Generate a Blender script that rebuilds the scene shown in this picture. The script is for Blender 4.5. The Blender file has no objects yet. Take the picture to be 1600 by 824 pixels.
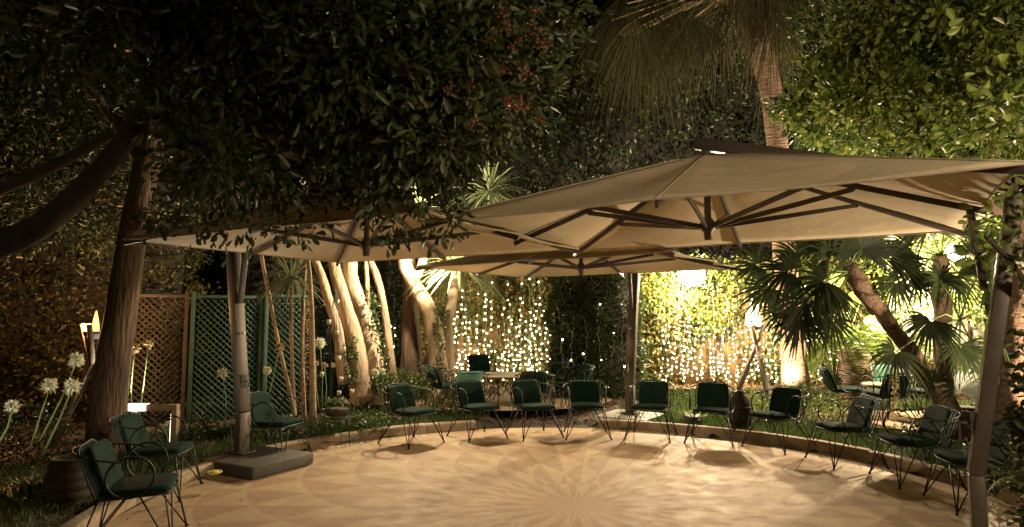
import bpy, math, random
import numpy as np
from mathutils import Vector, Matrix
random.seed(7); rng = np.random.default_rng(7)
PI = math.pi; TAU = 2 * PI
S = bpy.context.scene; COL = S.collection

# ------------------------------------------------------------------ camera, sky, exposure
FPX = 980.0; PITCH = math.atan(83 / FPX); CAMH = 1.75
cd = bpy.data.cameras.new('camera'); cam = bpy.data.objects.new('camera', cd); COL.objects.link(cam)
cam.location = (0, 0, CAMH); cam.rotation_euler = (PI / 2 + PITCH, 0, 0)
cd.lens = 36 * FPX / 1600; cd.sensor_width = 36; cd.clip_end = 500; cd.clip_start = .05
cd.dof.use_dof = True; cd.dof.focus_distance = 9.0; cd.dof.aperture_fstop = 2.2
S.camera = cam
wd = bpy.data.worlds.new('World'); S.world = wd; wd.use_nodes = True
nt = wd.node_tree; sky = nt.nodes.new('ShaderNodeTexSky'); sky.sky_type = 'NISHITA'; sky.sun_disc = False
sky.sun_elevation = math.radians(-8); sky.sun_rotation = math.radians(200)
nt.links.new(sky.outputs[0], nt.nodes['Background'].inputs[0]); nt.nodes['Background'].inputs[1].default_value = .05
S.view_settings.view_transform = 'Standard'; S.view_settings.look = 'None'
S.view_settings.exposure = 0.22; S.view_settings.gamma = 1
S.cycles.use_denoising = True; S.cycles.max_bounces = 6; S.cycles.diffuse_bounces = 3
S.cycles.sample_clamp_indirect = 4; S.cycles.use_light_tree = True

# lamp powers (W)
P_FLOOD = 1450; P_TRUNK = 700; P_RIGHT = 2300; P_SPIKE = 1200; P_FILL = 240; P_TORCH = 60
BULB = 46; WARM = (1, .77, .48); WARMER = (1, .60, .28); FIRE = (1, .44, .14)

# ------------------------------------------------------------------ helpers
def W(px, py, Y):
    u = 412 - py; t = PITCH
    fw = FPX * math.cos(t) - u * math.sin(t); up = FPX * math.sin(t) + u * math.cos(t)
    s = Y / fw
    return Vector(((px - 800) * s, Y, CAMH + up * s))
def G(px, py, z=0.0):
    u = 412 - py; t = PITCH
    fw = FPX * math.cos(t) - u * math.sin(t); up = FPX * math.sin(t) + u * math.cos(t)
    s = (z - CAMH) / up
    return Vector(((px - 800) * s, fw * s, z))
TC = (0.59, 6.0); TR = 4.08
def gz(x, y):
    "height of the planted ground"
    r = math.hypot(x - TC[0], y - TC[1])
    if r < TR + .06: return -.05
    h = .09
    if y > TC[1] + 2.8 and -.35 < x < 1.55:          # gap in the kerb, mulch path at floor level
        k = min(1, max(0, (y - 10.2) / 1.5)); h = -.008 + .05 * k
    if y > 11: h += .10 * min(1, (y - 11) / 2.5)
    return h
def kind(o, k, name=None):
    o['kind'] = k; return o
def tag(o, label=None, cat=None, group=None):
    if label: o['label'] = label
    if cat: o['category'] = cat
    if group: o['group'] = group
    return o
def thing(name, label, cat, loc=(0, 0, 0), rz=0, group=None):
    o = bpy.data.objects.new(name, None); COL.objects.link(o); o.location = loc; o.rotation_euler = (0, 0, rz)
    o.empty_display_size = .1
    return tag(o, label, cat, group)
def copy_tree(o, parent=None):
    c = o.copy(); COL.objects.link(c); c.parent = parent
    for ch in o.children: copy_tree(ch, c)
    return c

class MB:
    def __init__(s): s.v = []; s.f = []; s.n = 0
    def add(s, verts, faces):
        verts = np.asarray(verts, float).reshape(-1, 3)
        if len(verts) == 0: return s
        faces = np.asarray(faces, int)
        s.v.append(verts); s.f.append(faces + s.n); s.n += len(verts); return s
    def box(s, c, d, rot=None, taper=1.0):
        c = Vector(c); x, y, z = d[0] / 2, d[1] / 2, d[2] / 2; vs = []
        for k, (sx, sy, sz) in enumerate([(-1,-1,-1),(1,-1,-1),(1,1,-1),(-1,1,-1),(-1,-1,1),(1,-1,1),(1,1,1),(-1,1,1)]):
            q = taper if sz > 0 else 1
            p = Vector((sx * x * q, sy * y * q, sz * z))
            if rot is not None: p = rot @ p
            vs.append(c + p)
        return s.add([tuple(v) for v in vs], [(0,3,2,1),(4,5,6,7),(0,1,5,4),(1,2,6,5),(2,3,7,6),(3,0,4,7)])
    def tube(s, pts, r, n=6, closed=False, wob=0.0, cap=True):
        pts = [Vector(p) for p in pts]; m = len(pts)
        rs = list(r) if hasattr(r, '__len__') else [r] * m
        vs = []; prev = None
        for i, p in enumerate(pts):
            if closed: t = pts[(i + 1) % m] - pts[i - 1]
            else: t = pts[min(i + 1, m - 1)] - pts[max(i - 1, 0)]
            t = t.normalized() if t.length > 1e-9 else Vector((0, 0, 1))
            if prev is None:
                a = Vector((0, 0, 1)) if abs(t.z) < .9 else Vector((1, 0, 0)); u = t.cross(a).normalized()
            else:
                u = (prev - t * prev.dot(t)); u = u.normalized() if u.length > 1e-6 else t.cross(Vector((1, .3, 0))).normalized()
            prev = u; w = t.cross(u)
            for k in range(n):
                a = TAU * k / n; rr = rs[i] * (1 + (wob * math.sin(3 * a + i * .9) + wob * (random.random() - .5) if wob else 0))
                vs.append(p + u * math.cos(a) * rr + w * math.sin(a) * rr)
        fs = []
        for i in range(m if closed else m - 1):
            j = (i + 1) % m
            for k in range(n): fs.append((i * n + k, i * n + (k + 1) % n, j * n + (k + 1) % n, j * n + k))
        base = s.n; s.add([tuple(v) for v in vs], fs)
        if not closed and cap:
            s.add(np.zeros((0, 3)), fs) if False else None
            s.caps = getattr(s, 'caps', []) + [[base + k for k in range(n)][::-1], [base + (m - 1) * n + k for k in range(n)]]
        return s
    def lathe(s, prof, n=24, c=(0, 0, 0)):
        vs = []
        for r, z in prof:
            for k in range(n): vs.append((c[0] + r * math.cos(TAU * k / n), c[1] + r * math.sin(TAU * k / n), c[2] + z))
        fs = [(i * n + k, i * n + (k + 1) % n, (i + 1) * n + (k + 1) % n, (i + 1) * n + k) for i in range(len(prof) - 1) for k in range(n)]
        return s.add(vs, fs)
    def sphere(s, c, r, n=8, m=5, sq=1):
        return s.lathe([(max(1e-4, r * math.sin(PI * i / m)), -r * sq * math.cos(PI * i / m)) for i in range(m + 1)], n, c)
    def mesh(s, name):
        me = bpy.data.meshes.new(name)
        if not s.v: return me
        V = np.concatenate(s.v); fl = []; st = []; tot = 0
        quads = [f for f in s.f if len(f)]
        loops = np.concatenate([f.ravel() for f in quads]); sizes = np.concatenate([np.full(len(f), f.shape[1]) for f in quads])
        caps = getattr(s, 'caps', [])
        if caps:
            loops = np.concatenate([loops, np.concatenate([np.array(c) for c in caps])]); sizes = np.concatenate([sizes, [len(c) for c in caps]])
        starts = np.concatenate([[0], np.cumsum(sizes)[:-1]])
        me.vertices.add(len(V)); me.vertices.foreach_set('co', V.ravel().astype(np.float32))
        me.loops.add(len(loops)); me.loops.foreach_set('vertex_index', loops.astype(np.int32))
        me.polygons.add(len(sizes)); me.polygons.foreach_set('loop_start', starts.astype(np.int32)); me.polygons.foreach_set('loop_total', sizes.astype(np.int32))
        me.update(calc_edges=True); me.validate()
        return me
    def build(s, name, mat, parent=None, smooth=False, bevel=0, sub=0):
        me = s.mesh(name); me.materials.append(mat)
        if smooth: me.polygons.foreach_set('use_smooth', [True] * len(me.polygons))
        o = bpy.data.objects.new(name, me); COL.objects.link(o); o.parent = parent
        if bevel:
            b = o.modifiers.new('bevel', 'BEVEL'); b.width = bevel; b.segments = 2; b.limit_method = 'ANGLE'
        if sub:
            b = o.modifiers.new('sub', 'SUBSURF'); b.levels = sub; b.render_levels = sub
        return o

# ------------------------------------------------------------------ materials
def nodes(name):
    m = bpy.data.materials.new(name); m.use_nodes = True; t = m.node_tree
    return m, t, t.nodes['Principled BSDF'], t.nodes['Material Output']
def ramp(t, fac, stops):
    r = t.nodes.new('ShaderNodeValToRGB'); e = r.color_ramp.elements
    while len(e) < len(stops): e.new(.5)
    for i, (p, c) in enumerate(stops): e[i].position = p; e[i].color = (*c, 1)
    t.links.new(fac, r.inputs[0]); return r.outputs[0]
def mat(name, col, rough=.6, var=.25, scale=8, bump=.0, metal=0, bscale=None, stretch=(1, 1, 1), spec=.5, bdist=.02):
    m, t, p, o = nodes(name)
    tc = t.nodes.new('ShaderNodeTexCoord'); mp = t.nodes.new('ShaderNodeMapping'); mp.inputs['Scale'].default_value = stretch
    t.links.new(tc.outputs['Object'], mp.inputs[0])
    n = t.nodes.new('ShaderNodeTexNoise'); n.inputs['Scale'].default_value = scale; n.inputs['Detail'].default_value = 6; n.inputs['Roughness'].default_value = .65
    t.links.new(mp.outputs[0], n.inputs['Vector'])
    a = tuple(c * (1 - var) for c in col); b = tuple(min(1, c * (1 + var)) for c in col)
    t.links.new(ramp(t, n.outputs[0], [(.3, a), (.7, b)]), p.inputs['Base Color'])
    p.inputs['Roughness'].default_value = rough; p.inputs['Metallic'].default_value = metal
    p.inputs['Specular IOR Level'].default_value = spec
    if bump:
        n2 = t.nodes.new('ShaderNodeTexNoise'); n2.inputs['Scale'].default_value = bscale or scale * 3; n2.inputs['Detail'].default_value = 5
        t.links.new(mp.outputs[0], n2.inputs['Vector'])
        bp = t.nodes.new('ShaderNodeBump'); bp.inputs['Strength'].default_value = bump; bp.inputs['Distance'].default_value = bdist
        t.links.new(n2.outputs[0], bp.inputs['Height']); t.links.new(bp.outputs[0], p.inputs['Normal'])
    return m
def emat(name, col, s):
    m, t, p, o = nodes(name); e = t.nodes.new('ShaderNodeEmission'); e.inputs[0].default_value = (*col, 1); e.inputs[1].default_value = s
    t.links.new(e.outputs[0], o.inputs[0]); return m
def leafmat(name, cols, rough=.42, trans=.25):
    m, t, p, o = nodes(name)
    g = t.nodes.new('ShaderNodeNewGeometry')
    c = ramp(t, g.outputs['Random Per Island'], [(i / max(1, len(cols) - 1), k) for i, k in enumerate(cols)])
    t.links.new(c, p.inputs['Base Color']); p.inputs['Roughness'].default_value = rough
    tr = t.nodes.new('ShaderNodeBsdfTranslucent'); t.links.new(c, tr.inputs[0])
    mx = t.nodes.new('ShaderNodeMixShader'); mx.inputs[0].default_value = trans
    t.links.new(p.outputs[0], mx.inputs[1]); t.links.new(tr.outputs[0], mx.inputs[2]); t.links.new(mx.outputs[0], o.inputs[0])
    return m
def clothmat(name, col, trans=.28):
    m = mat(name, col, .85, .11, 2.2, .35, bscale=9, spec=.2, stretch=(1, 1, 2)); t = m.node_tree; p = t.nodes['Principled BSDF']; o = t.nodes['Material Output']
    tr = t.nodes.new('ShaderNodeBsdfTranslucent'); tr.inputs[0].default_value = (col[0], col[1] * .93, col[2] * .8, 1)
    mx = t.nodes.new('ShaderNodeMixShader'); mx.inputs[0].default_value = trans
    t.links.new(p.outputs[0], mx.inputs[1]); t.links.new(tr.outputs[0], mx.inputs[2]); t.links.new(mx.outputs[0], o.inputs[0])
    return m

M = dict(
    cloth=clothmat('canopy_cloth', (.70, .61, .45)),
    seam=mat('canvas_seam', (.42, .36, .26), .85, .15, 12),
    bronze=mat('bronze_aluminium', (.085, .068, .055), .45, .15, 5, .04, .3),
    slab=mat('dark_base', (.055, .050, .045), .7, .25, 6, .3),
    marble=mat('pale_slab', (.42, .40, .36), .45, .15, 5, .05),
    green=mat('cushion_green', (.0055, .023, .0155), .9, .18, 14, .35, bscale=160, spec=.15),
    mint=mat('cushion_mint', (.20, .46, .38), .85, .12, 14, .3, bscale=160, spec=.2),
    wire=mat('dark_wire', (.014, .014, .013), .55, .2, 20, 0, .3),
    slat=mat('green_slat', (.020, .075, .060), .5, .2, 20, 0, .1),
    bark=mat('bark', (.13, .085, .056), .9, .5, 7, 1.0, bscale=26, stretch=(1, 1, .16), bdist=.05),
    darkbark=mat('dark_bark', (.050, .034, .024), .9, .35, 6, .45, bscale=14, stretch=(1, 1, .3), bdist=.04),
    ficus=mat('smooth_pale_bark', (.33, .25, .17), .85, .35, 4, .7, bscale=16, stretch=(1, 1, .3), bdist=.045),
    cane=mat('cane_bark', (.30, .22, .14), .85, .3, 12, .6, bscale=30, stretch=(.6, .6, 2.5), bdist=.03),
    palmbark=mat('palm_bark', (.17, .11, .072), .9, .35, 8, 1.0, bscale=12, stretch=(.35, .35, 3.2), bdist=.05),
    fibre=mat('fibrous_bark', (.16, .10, .065), .95, .55, 16, 1.0, bscale=30),
    pole=mat('torch_wood', (.16, .125, .09), .8, .3, 10, .4, stretch=(1, 1, .2)),
    soil=mat('soil', (.045, .032, .022), .95, .5, 3, 1.0, bscale=25),
    kerb=mat('kerb_stone', (.30, .23, .155), .85, .3, 5, .6, bscale=30),
    path=mat('sandy_path', (.30, .22, .13), .9, .2, 5, .5, bscale=60),
    wall=mat('ochre_wall', (.32, .20, .085), .9, .35, 2.2, .5, bscale=18),
    white=mat('white_wall', (.72, .68, .58), .85, .08, 3, .2),
    lattg=mat('green_lattice', (.020, .066, .046), .7, .3, 9, .2),
    lattb=mat('brown_lattice', (.060, .051, .040), .8, .3, 9, .3),
    wicker=mat('dark_wicker', (.055, .038, .026), .7, .4, 30, .5),
    yellow=mat('yellow_ceramic', (.60, .50, .13), .35, .1, 8),
    grey=mat('grey_planter', (.13, .125, .115), .8, .2, 7, .3),
    wood=mat('frame_wood', (.26, .19, .13), .65, .2, 9, .2),
    stem=mat('flower_stem', (.16, .25, .08), .6, .2, 9),
    petal=leafmat('petals', [(.88, .88, .74), (.62, .66, .46), (.9, .9, .82)], .6, .35),
    dry=leafmat('dry_seed_heads', [(.50, .40, .22), (.34, .26, .13), (.58, .50, .30)], .8, .3),
    redflower=leafmat('red_flowers', [(.40, .14, .07), (.28, .08, .04), (.50, .26, .15)], .6, .3),
    glass=mat('cloudy_glass', (.45, .50, .40), .25, .1, 9),
    table=mat('table_top', (.48, .42, .30), .5, .12, 8, .1),
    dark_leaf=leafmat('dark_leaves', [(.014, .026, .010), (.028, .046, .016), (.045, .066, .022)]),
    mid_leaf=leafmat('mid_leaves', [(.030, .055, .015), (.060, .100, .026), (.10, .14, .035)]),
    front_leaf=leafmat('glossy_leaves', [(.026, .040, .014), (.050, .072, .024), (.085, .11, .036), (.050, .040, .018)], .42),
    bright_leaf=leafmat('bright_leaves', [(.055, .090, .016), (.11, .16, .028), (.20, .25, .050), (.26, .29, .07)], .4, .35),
    ivy=leafmat('ivy', [(.050, .085, .018), (.10, .14, .030), (.24, .20, .05), (.30, .17, .06)], .5, .3),
    fan=leafmat('fan_leaves', [(.015, .026, .010), (.028, .042, .015), (.055, .066, .025)], .4, .16),
    skirt=leafmat('drooping_fronds', [(.055, .056, .020), (.034, .042, .014), (.105, .085, .034), (.022, .034, .011)], .7, .25),
    sword=leafmat('sword_leaves', [(.20, .26, .12), (.30, .35, .20), (.13, .18, .08)], .45, .2),
    broad=leafmat('broad_leaves', [(.20, .30, .07), (.30, .38, .10)], .4, .35),
    hedge=leafmat('hedge_leaves', [(.030, .045, .014), (.060, .080, .022), (.12, .13, .035), (.10, .055, .025)]),
    grass=leafmat('grass_blades', [(.035, .070, .016), (.065, .11, .025), (.11, .15, .035)], .6, .3),
    litter=leafmat('fallen_leaves', [(.16, .085, .04), (.26, .15, .06), (.10, .055, .03), (.30, .21, .11)], .8, .1),
    bulb=emat('bulb_glow', (1, .80, .46), BULB),
    flame=emat('flame', (1, .42, .12), 3.2), flame2=emat('flame_bright', (1, .62, .28), 16), slat2=mat('mint_slat', (.24, .46, .38), .5, .12, 20, 0, .1),
    lens=emat('lamp_lens', (1, .86, .62), 60),
    led=emat('led_strip', (1, .82, .60), 3.0),
    box_led=emat('lamp_diffuser', (1, .93, .80), 3.5),
)
M['bulb'].cycles.emission_sampling = 'AUTO'

# terrace: rosette of overlapping circles, each cell split into a light and a pink half
def terrace_mat():
    m, t, p, o = nodes('rosette_paving')
    def mt(op, a, b=None, c=None):
        n = t.nodes.new('ShaderNodeMath'); n.operation = op
        for i, v in enumerate((a, b, c)):
            if v is None: continue
            if isinstance(v, (int, float)): n.inputs[i].default_value = v
            else: t.links.new(v, n.inputs[i])
        return n.outputs[0]
    tc = t.nodes.new('ShaderNodeTexCoord'); sp = t.nodes.new('ShaderNodeSeparateXYZ'); t.links.new(tc.outputs['Object'], sp.inputs[0])
    x, y = sp.outputs[0], sp.outputs[1]
    r = mt('SQRT', mt('ADD', mt('MULTIPLY', x, x), mt('MULTIPLY', y, y)))
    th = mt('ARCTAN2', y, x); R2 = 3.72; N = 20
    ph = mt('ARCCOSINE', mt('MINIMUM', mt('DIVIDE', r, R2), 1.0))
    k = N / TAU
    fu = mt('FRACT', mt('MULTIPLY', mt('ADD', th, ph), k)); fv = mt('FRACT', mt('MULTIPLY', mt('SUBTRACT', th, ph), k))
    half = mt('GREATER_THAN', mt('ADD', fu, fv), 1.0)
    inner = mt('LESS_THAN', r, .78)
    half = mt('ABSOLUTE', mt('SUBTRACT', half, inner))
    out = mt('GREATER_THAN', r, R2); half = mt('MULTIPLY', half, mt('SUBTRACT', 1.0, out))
    edge = mt('MINIMUM', mt('MINIMUM', fu, mt('SUBTRACT', 1.0, fu)), mt('MINIMUM', fv, mt('SUBTRACT', 1.0, fv)))
    line = mt('MULTIPLY', mt('LESS_THAN', edge, .018), mt('SUBTRACT', 1.0, out))
    def noise(s, d=6):
        n = t.nodes.new('ShaderNodeTexNoise'); n.inputs['Scale'].default_value = s; n.inputs['Detail'].default_value = d
        n.inputs['Roughness'].default_value = .7; t.links.new(tc.outputs['Object'], n.inputs[0]); return n.outputs[0]
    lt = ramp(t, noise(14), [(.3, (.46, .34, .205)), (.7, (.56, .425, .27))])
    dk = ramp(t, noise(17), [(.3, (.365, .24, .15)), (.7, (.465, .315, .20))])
    def mix(f, a, b, mode='MIX'):
        n = t.nodes.new('ShaderNodeMix'); n.data_type = 'RGBA'; n.blend_type = mode
        if isinstance(f, float): n.inputs[0].default_value = f
        else: t.links.new(f, n.inputs[0])
        for i, v in ((6, a), (7, b)):
            if isinstance(v, tuple): n.inputs[i].default_value = (*v, 1)
            else: t.links.new(v, n.inputs[i])
        return n.outputs[2]
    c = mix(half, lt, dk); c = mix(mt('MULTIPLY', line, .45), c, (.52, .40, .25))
    c = mix(1.0, c, ramp(t, noise(1.3, 8), [(.3, (.70, .66, .62)), (.62, (1, 1, 1))]), 'MULTIPLY')
    c = mix(1.0, c, ramp(t, noise(120, 2), [(.32, (.56, .52, .48)), (.52, (1, 1, 1))]), 'MULTIPLY')
    t.links.new(c, p.inputs['Base Color'])
    t.links.new(ramp(t, noise(3.5), [(.3, (.52,) * 3), (.7, (.85,) * 3)]), p.inputs['Roughness'])
    bp = t.nodes.new('ShaderNodeBump'); bp.inputs['Strength'].default_value = .35; bp.inputs['Distance'].default_value = .006
    t.links.new(noise(150, 3), bp.inputs['Height']); t.links.new(bp.outputs[0], p.inputs['Normal'])
    return m

# ------------------------------------------------------------------ vegetation builders
def unit(a): return a / np.maximum(np.linalg.norm(a, axis=-1, keepdims=True), 1e-9)
def leaves(mb, P, D, L, Wd, fold=.25, fine=False, flat=None):
    "one folded leaf at each point P pointing along D; flat: preferred normal"
    N = len(P); D = unit(D); L = np.broadcast_to(L, N)[:, None]; Wd = np.broadcast_to(Wd, N)[:, None]
    ref = rng.normal(size=(N, 3)) * .6
    if flat is not None: ref = ref + flat
    side = unit(np.cross(D, ref)); nrm = np.cross(side, D)
    if not fine:
        V = np.stack([P, P + D * L * .45 + side * Wd * .5 + nrm * Wd * fold, P + D * L - nrm * L * .10, P + D * L * .45 - side * Wd * .5 + nrm * Wd * fold], 1)
        F = np.array([[0, 1, 2], [0, 2, 3]]); k = 4
    else:
        q = lambda t, w, f, dr: [P + D * L * t + side * Wd * w + nrm * (Wd * f - L * dr)]
        V = np.stack([P] + q(.30, .27, fold * .6, 0) + q(.62, .48, fold, .03) + q(.88, .36, fold * .8, .08) + [P + D * L - nrm * L * .12] + q(.88, -.36, fold * .8, .08) + q(.62, -.48, fold, .03) + q(.30, -.27, fold * .6, 0), 1)
        F = np.array([[0, 1, 2, 3], [0, 3, 4, 4], [0, 4, 5, 5], [0, 5, 6, 7]]); k = 8
    off = (np.arange(N) * k)[:, None, None]
    if not fine: mb.add(V.reshape(-1, 3), (F[None] + off).reshape(-1, 3))
    else:
        b = mb.n; mb.add(V.reshape(-1, 3), (F[[0, 3]][None] + off).reshape(-1, 4)); mb.f.append((F[1:3, :3][None] + off).reshape(-1, 3) + b)
def blob(mb, c, r, n, L, Wd, nsub=12, fine=False, sub=.28, down=0.0, shell=.55):
    "leaves gathered in sub-clumps spread through an ellipsoid"
    c = np.array(c, float); r = np.array(r if hasattr(r, '__len__') else (r, r, r), float)
    d = unit(rng.normal(size=(nsub, 3))); rad = shell + (1 - shell) * rng.random((nsub, 1)); C = d * rad
    idx = rng.integers(0, nsub, n)
    o = rng.normal(size=(n, 3)) * sub
    P = C[idx] + o; D = unit(o + C[idx] * .25) + rng.normal(size=(n, 3)) * .5 + np.array([0, 0, -down])
    ll = L * rng.uniform(.6, 1.25, n)
    leaves(mb, c + P * r, D, ll, Wd * ll / L, fine=fine)
def trunk(pts, radii, m, parent=None, name='trunk', n=12, wob=.05, div=3):
    q = []; rr = []
    P = [Vector(p) for p in pts]
    for i in range(len(P) - 1):
        a = P[max(i - 1, 0)]; b = P[i]; c = P[i + 1]; d = P[min(i + 2, len(P) - 1)]
        for k in range(div):
            s = k / div
            q.append(.5 * ((2 * b) + (c - a) * s + (2 * a - 5 * b + 4 * c - d) * s * s + (3 * b - a - 3 * c + d) * s ** 3)); rr.append(radii[i] * (1 - s) + radii[i + 1] * s)
    q.append(P[-1]); rr.append(radii[-1])
    return MB().tube(q, rr, n, wob=wob).build(name, m, parent, smooth=True)
def fan(mb, hub, axis, up, R, n=22, span=125, w=.055, droop=.25, jit=.08):
    axis = np.array(axis, float); axis /= np.linalg.norm(axis); up = np.array(up, float)
    side = np.cross(axis, up); side /= np.linalg.norm(side); nrm = np.cross(side, axis); hub = np.array(hub, float)
    V = []; F = []
    for i in range(n):
        a = math.radians(-span + 2 * span * i / (n - 1)) + random.uniform(-.03, .03)
        d = axis * math.cos(a) + side * math.sin(a) + nrm * .25 * abs(math.sin(a)); d /= np.linalg.norm(d)
        L = R * (1 - .25 * (abs(a) / 2.2) ** 2) * random.uniform(1 - jit, 1 + jit)
        s2 = np.cross(d, nrm); s2 /= np.linalg.norm(s2); b = len(V)
        dr = droop * random.uniform(.6, 1.5)
        for tt, wf in ((.06, .2), (.4, 1), (.72, .65)):
            p = hub + d * L * tt + np.array([0, 0, -dr * L * tt ** 2.4])
            V += [p - s2 * w * wf * .5, p + s2 * w * wf * .5]
        V.append(hub + d * L + np.array([0, 0, -dr * L])); F += [(b, b + 1, b + 3, b + 2), (b + 2, b + 3, b + 5, b + 4)]; F.append((b + 4, b + 5, b + 6, b + 6))
    F2 = [f for f in F if f[2] != f[3]]; T = [f[:3] for f in F if f[2] == f[3]]
    base = mb.n; V = np.array(V)
    mb.v.append(V); mb.f.append(np.array(F2) + base); mb.f.append(np.array(T) + base); mb.n += len(V)
def swords(mb, c, R, n, w=.035, up=.1, droop=.5):
    c = np.array(c, float)
    for i in range(n):
        d = unit(rng.normal(size=3)); d[2] = abs(d[2]) * 1.2 - .55 + up; d = unit(d)
        L = R * random.uniform(.75, 1.1); s = unit(np.cross(d, [0, 0, 1.0]) + 1e-6); b = mb.n; V = []
        dr = droop * random.uniform(.3, 1.2) * (1 - abs(d[2]) * .6)
        for tt, wf in ((.03, .7), (.45, 1), (.8, .6)):
            p = c + d * L * tt + np.array([0, 0, -dr * L * tt ** 2.5]); V += [p - s * w * wf * .5, p + s * w * wf * .5]
        V.append(c + d * L + np.array([0, 0, -dr * L])); V = np.array(V)
        mb.v.append(V); mb.f.append(np.array([(0, 1, 3, 2), (2, 3, 5, 4)]) + b); mb.f.append(np.array([(4, 5, 6)]) + b); mb.n += 7
def hedge_box(name, label, c, d, rz, n, L, m, core=True, cat='hedge', bumps=.18, group=None):
    "a clipped hedge: leafy faces over a dark woody core"
    t = thing(name, label, cat, (c[0], c[1], c[2]), rz, group)
    x, y, z = d
    if core:
        MB().box((0, 0, z / 2), (x * .97, y * .6, z * .97)).build('branches', M['core'], t)
    mb = MB()
    ar = np.array([x * z, x * z * .15, y * z, y * z, x * y]); k = rng.choice(5, n, p=ar / ar.sum())
    u = rng.uniform(-1, 1, n); v = rng.uniform(0, 1, n); P = np.zeros((n, 3)); Nn = np.zeros((n, 3))
    f = k == 0; P[f] = np.stack([u[f] * x / 2, np.full(f.sum(), -y / 2), v[f] * z], 1); Nn[f] = (0, -1, .2)
    f = k == 1; P[f] = np.stack([u[f] * x / 2, np.full(f.sum(), y / 2), v[f] * z], 1); Nn[f] = (0, 1, .2)
    f = k == 2; P[f] = np.stack([np.full(f.sum(), -x / 2), u[f] * y / 2, v[f] * z], 1); Nn[f] = (-1, 0, .2)
    f = k == 3; P[f] = np.stack([np.full(f.sum(), x / 2), u[f] * y / 2, v[f] * z], 1); Nn[f] = (1, 0, .2)
    f = k == 4; P[f] = np.stack([u[f] * x / 2, (v[f] - .5) * y, np.full(f.sum(), z)], 1); Nn[f] = (0, 0, 1)
    q = P * 2.3 + c[0]
    wav = np.sin(q[:, 0] * 1.9 + q[:, 2]) * np.cos(q[:, 2] * 1.7 - q[:, 0] * .6) + .6 * np.sin(q[:, 0] * 5.1 + 1.3 * q[:, 2]) * np.sin(q[:, 2] * 4.3)
    P += Nn * (bumps * wav + rng.normal(size=n) * bumps * .45 - bumps * .2)[:, None]
    leaves(mb, P, Nn + rng.normal(size=(n, 3)) * .75 + np.array([0, 0, -.25]), L * rng.uniform(.6, 1.25, n), L * .5)
    mb.build('foliage', m, t); return t
M['core'] = mat('hedge_core', (.020, .017, .012), .95, .4, 9, .6)

def lamp(parent, loc, power, col, radius=.06, typ='POINT', target=None, size=80, blend=.5):
    l = bpy.data.lights.new('lamp_light', typ); l.energy = power; l.color = col
    l.shadow_soft_size = radius
    if typ == 'SPOT': l.spot_size = math.radians(size); l.spot_blend = blend
    o = bpy.data.objects.new('lamp_light', l); COL.objects.link(o); o.parent = parent; o.location = loc
    if target is not None:
        d = Vector(target) - Vector(loc); o.rotation_euler = d.to_track_quat('-Z', 'Y').to_euler()
    return o
def att(o, root):
    o.parent = root; o.matrix_parent_inverse = Matrix.Translation(root.location).inverted(); return o

# ------------------------------------------------------------------ setting: ground, terrace, kerb, paths
def ground():
    xs = np.concatenate([[-200, -60, -30, -18], np.arange(-12, 14.01, .2), [20, 30, 60, 200]])
    ys = np.concatenate([[-200, -60, -20, -6], np.arange(-2, 18.01, .2), [24, 34, 60, 200]])
    V = []; 
    for y in ys:
        for x in xs:
            b = .02 * math.sin(x * 2.3 + y) * math.cos(y * 1.9 - x * .7) if gz(x, y) > .05 else 0
            V.append((x, y, gz(x, y) + b))
    n = len(xs); F = [(j * n + i, j * n + i + 1, (j + 1) * n + i + 1, (j + 1) * n + i) for j in range(len(ys) - 1) for i in range(n - 1)]
    o = MB().add(V, F).build('ground', M['soil'], smooth=True); o['kind'] = 'structure'
ground()
mb = MB()
V = [(0, 0, 0)]; F = []; rr = [.5, 1, 1.5, 2, 2.5, 3, 3.5, TR + .03]; n = 96
for r in rr: V += [(r * math.cos(TAU * k / n), r * math.sin(TAU * k / n), 0) for k in range(n)]
mb.add(V, [(0, 1 + k, 1 + (k + 1) % n) for k in range(n)])
mb.f.append(np.array([(1 + (i - 1) * n + k, 1 + i * n + k, 1 + i * n + (k + 1) % n, 1 + (i - 1) * n + (k + 1) % n) for i in range(1, len(rr)) for k in range(n)]))
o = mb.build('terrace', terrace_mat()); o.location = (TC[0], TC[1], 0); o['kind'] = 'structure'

def kerb(a0, a1, label):
    t = thing('kerb', label, 'kerb', (TC[0], TC[1], 0))
    L = abs(a1 - a0) * TR; ns = max(2, int(L / .75)); 
    mb = MB()
    for i in range(ns):
        b0 = a0 + (a1 - a0) * i / ns + .0035; b1 = a0 + (a1 - a0) * (i + 1) / ns - .0035; V = []; F = []; m = 4
        dz = random.uniform(-.006, .006)
        for k in range(m + 1):
            a = b0 + (b1 - b0) * k / m
            for r, z in ((TR, -.04), (TR, .115 + dz), (TR + .02, .135 + dz), (TR + .13, .135 + dz), (TR + .14, .12), (TR + .14, -.04)):
                V.append((r * math.cos(a), r * math.sin(a), z))
        for k in range(m):
            for j in range(5): F.append((k * 6 + j, k * 6 + j + 1, (k + 1) * 6 + j + 1, (k + 1) * 6 + j))
        bs = mb.n; mb.add(V, F); mb.caps = getattr(mb, 'caps', []) + [[bs + j for j in range(6)][::-1], [bs + m * 6 + j for j in range(6)]]
    mb.build('kerb_stones', M['kerb'], t, bevel=.004); return t
D = math.radians
kerb(D(206), D(106.5), 'curved low stone kerb along the left planting bed behind the single chairs')
kerb(D(79), D(-28), 'curved low stone kerb along the right bed behind the row of chairs')

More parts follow.
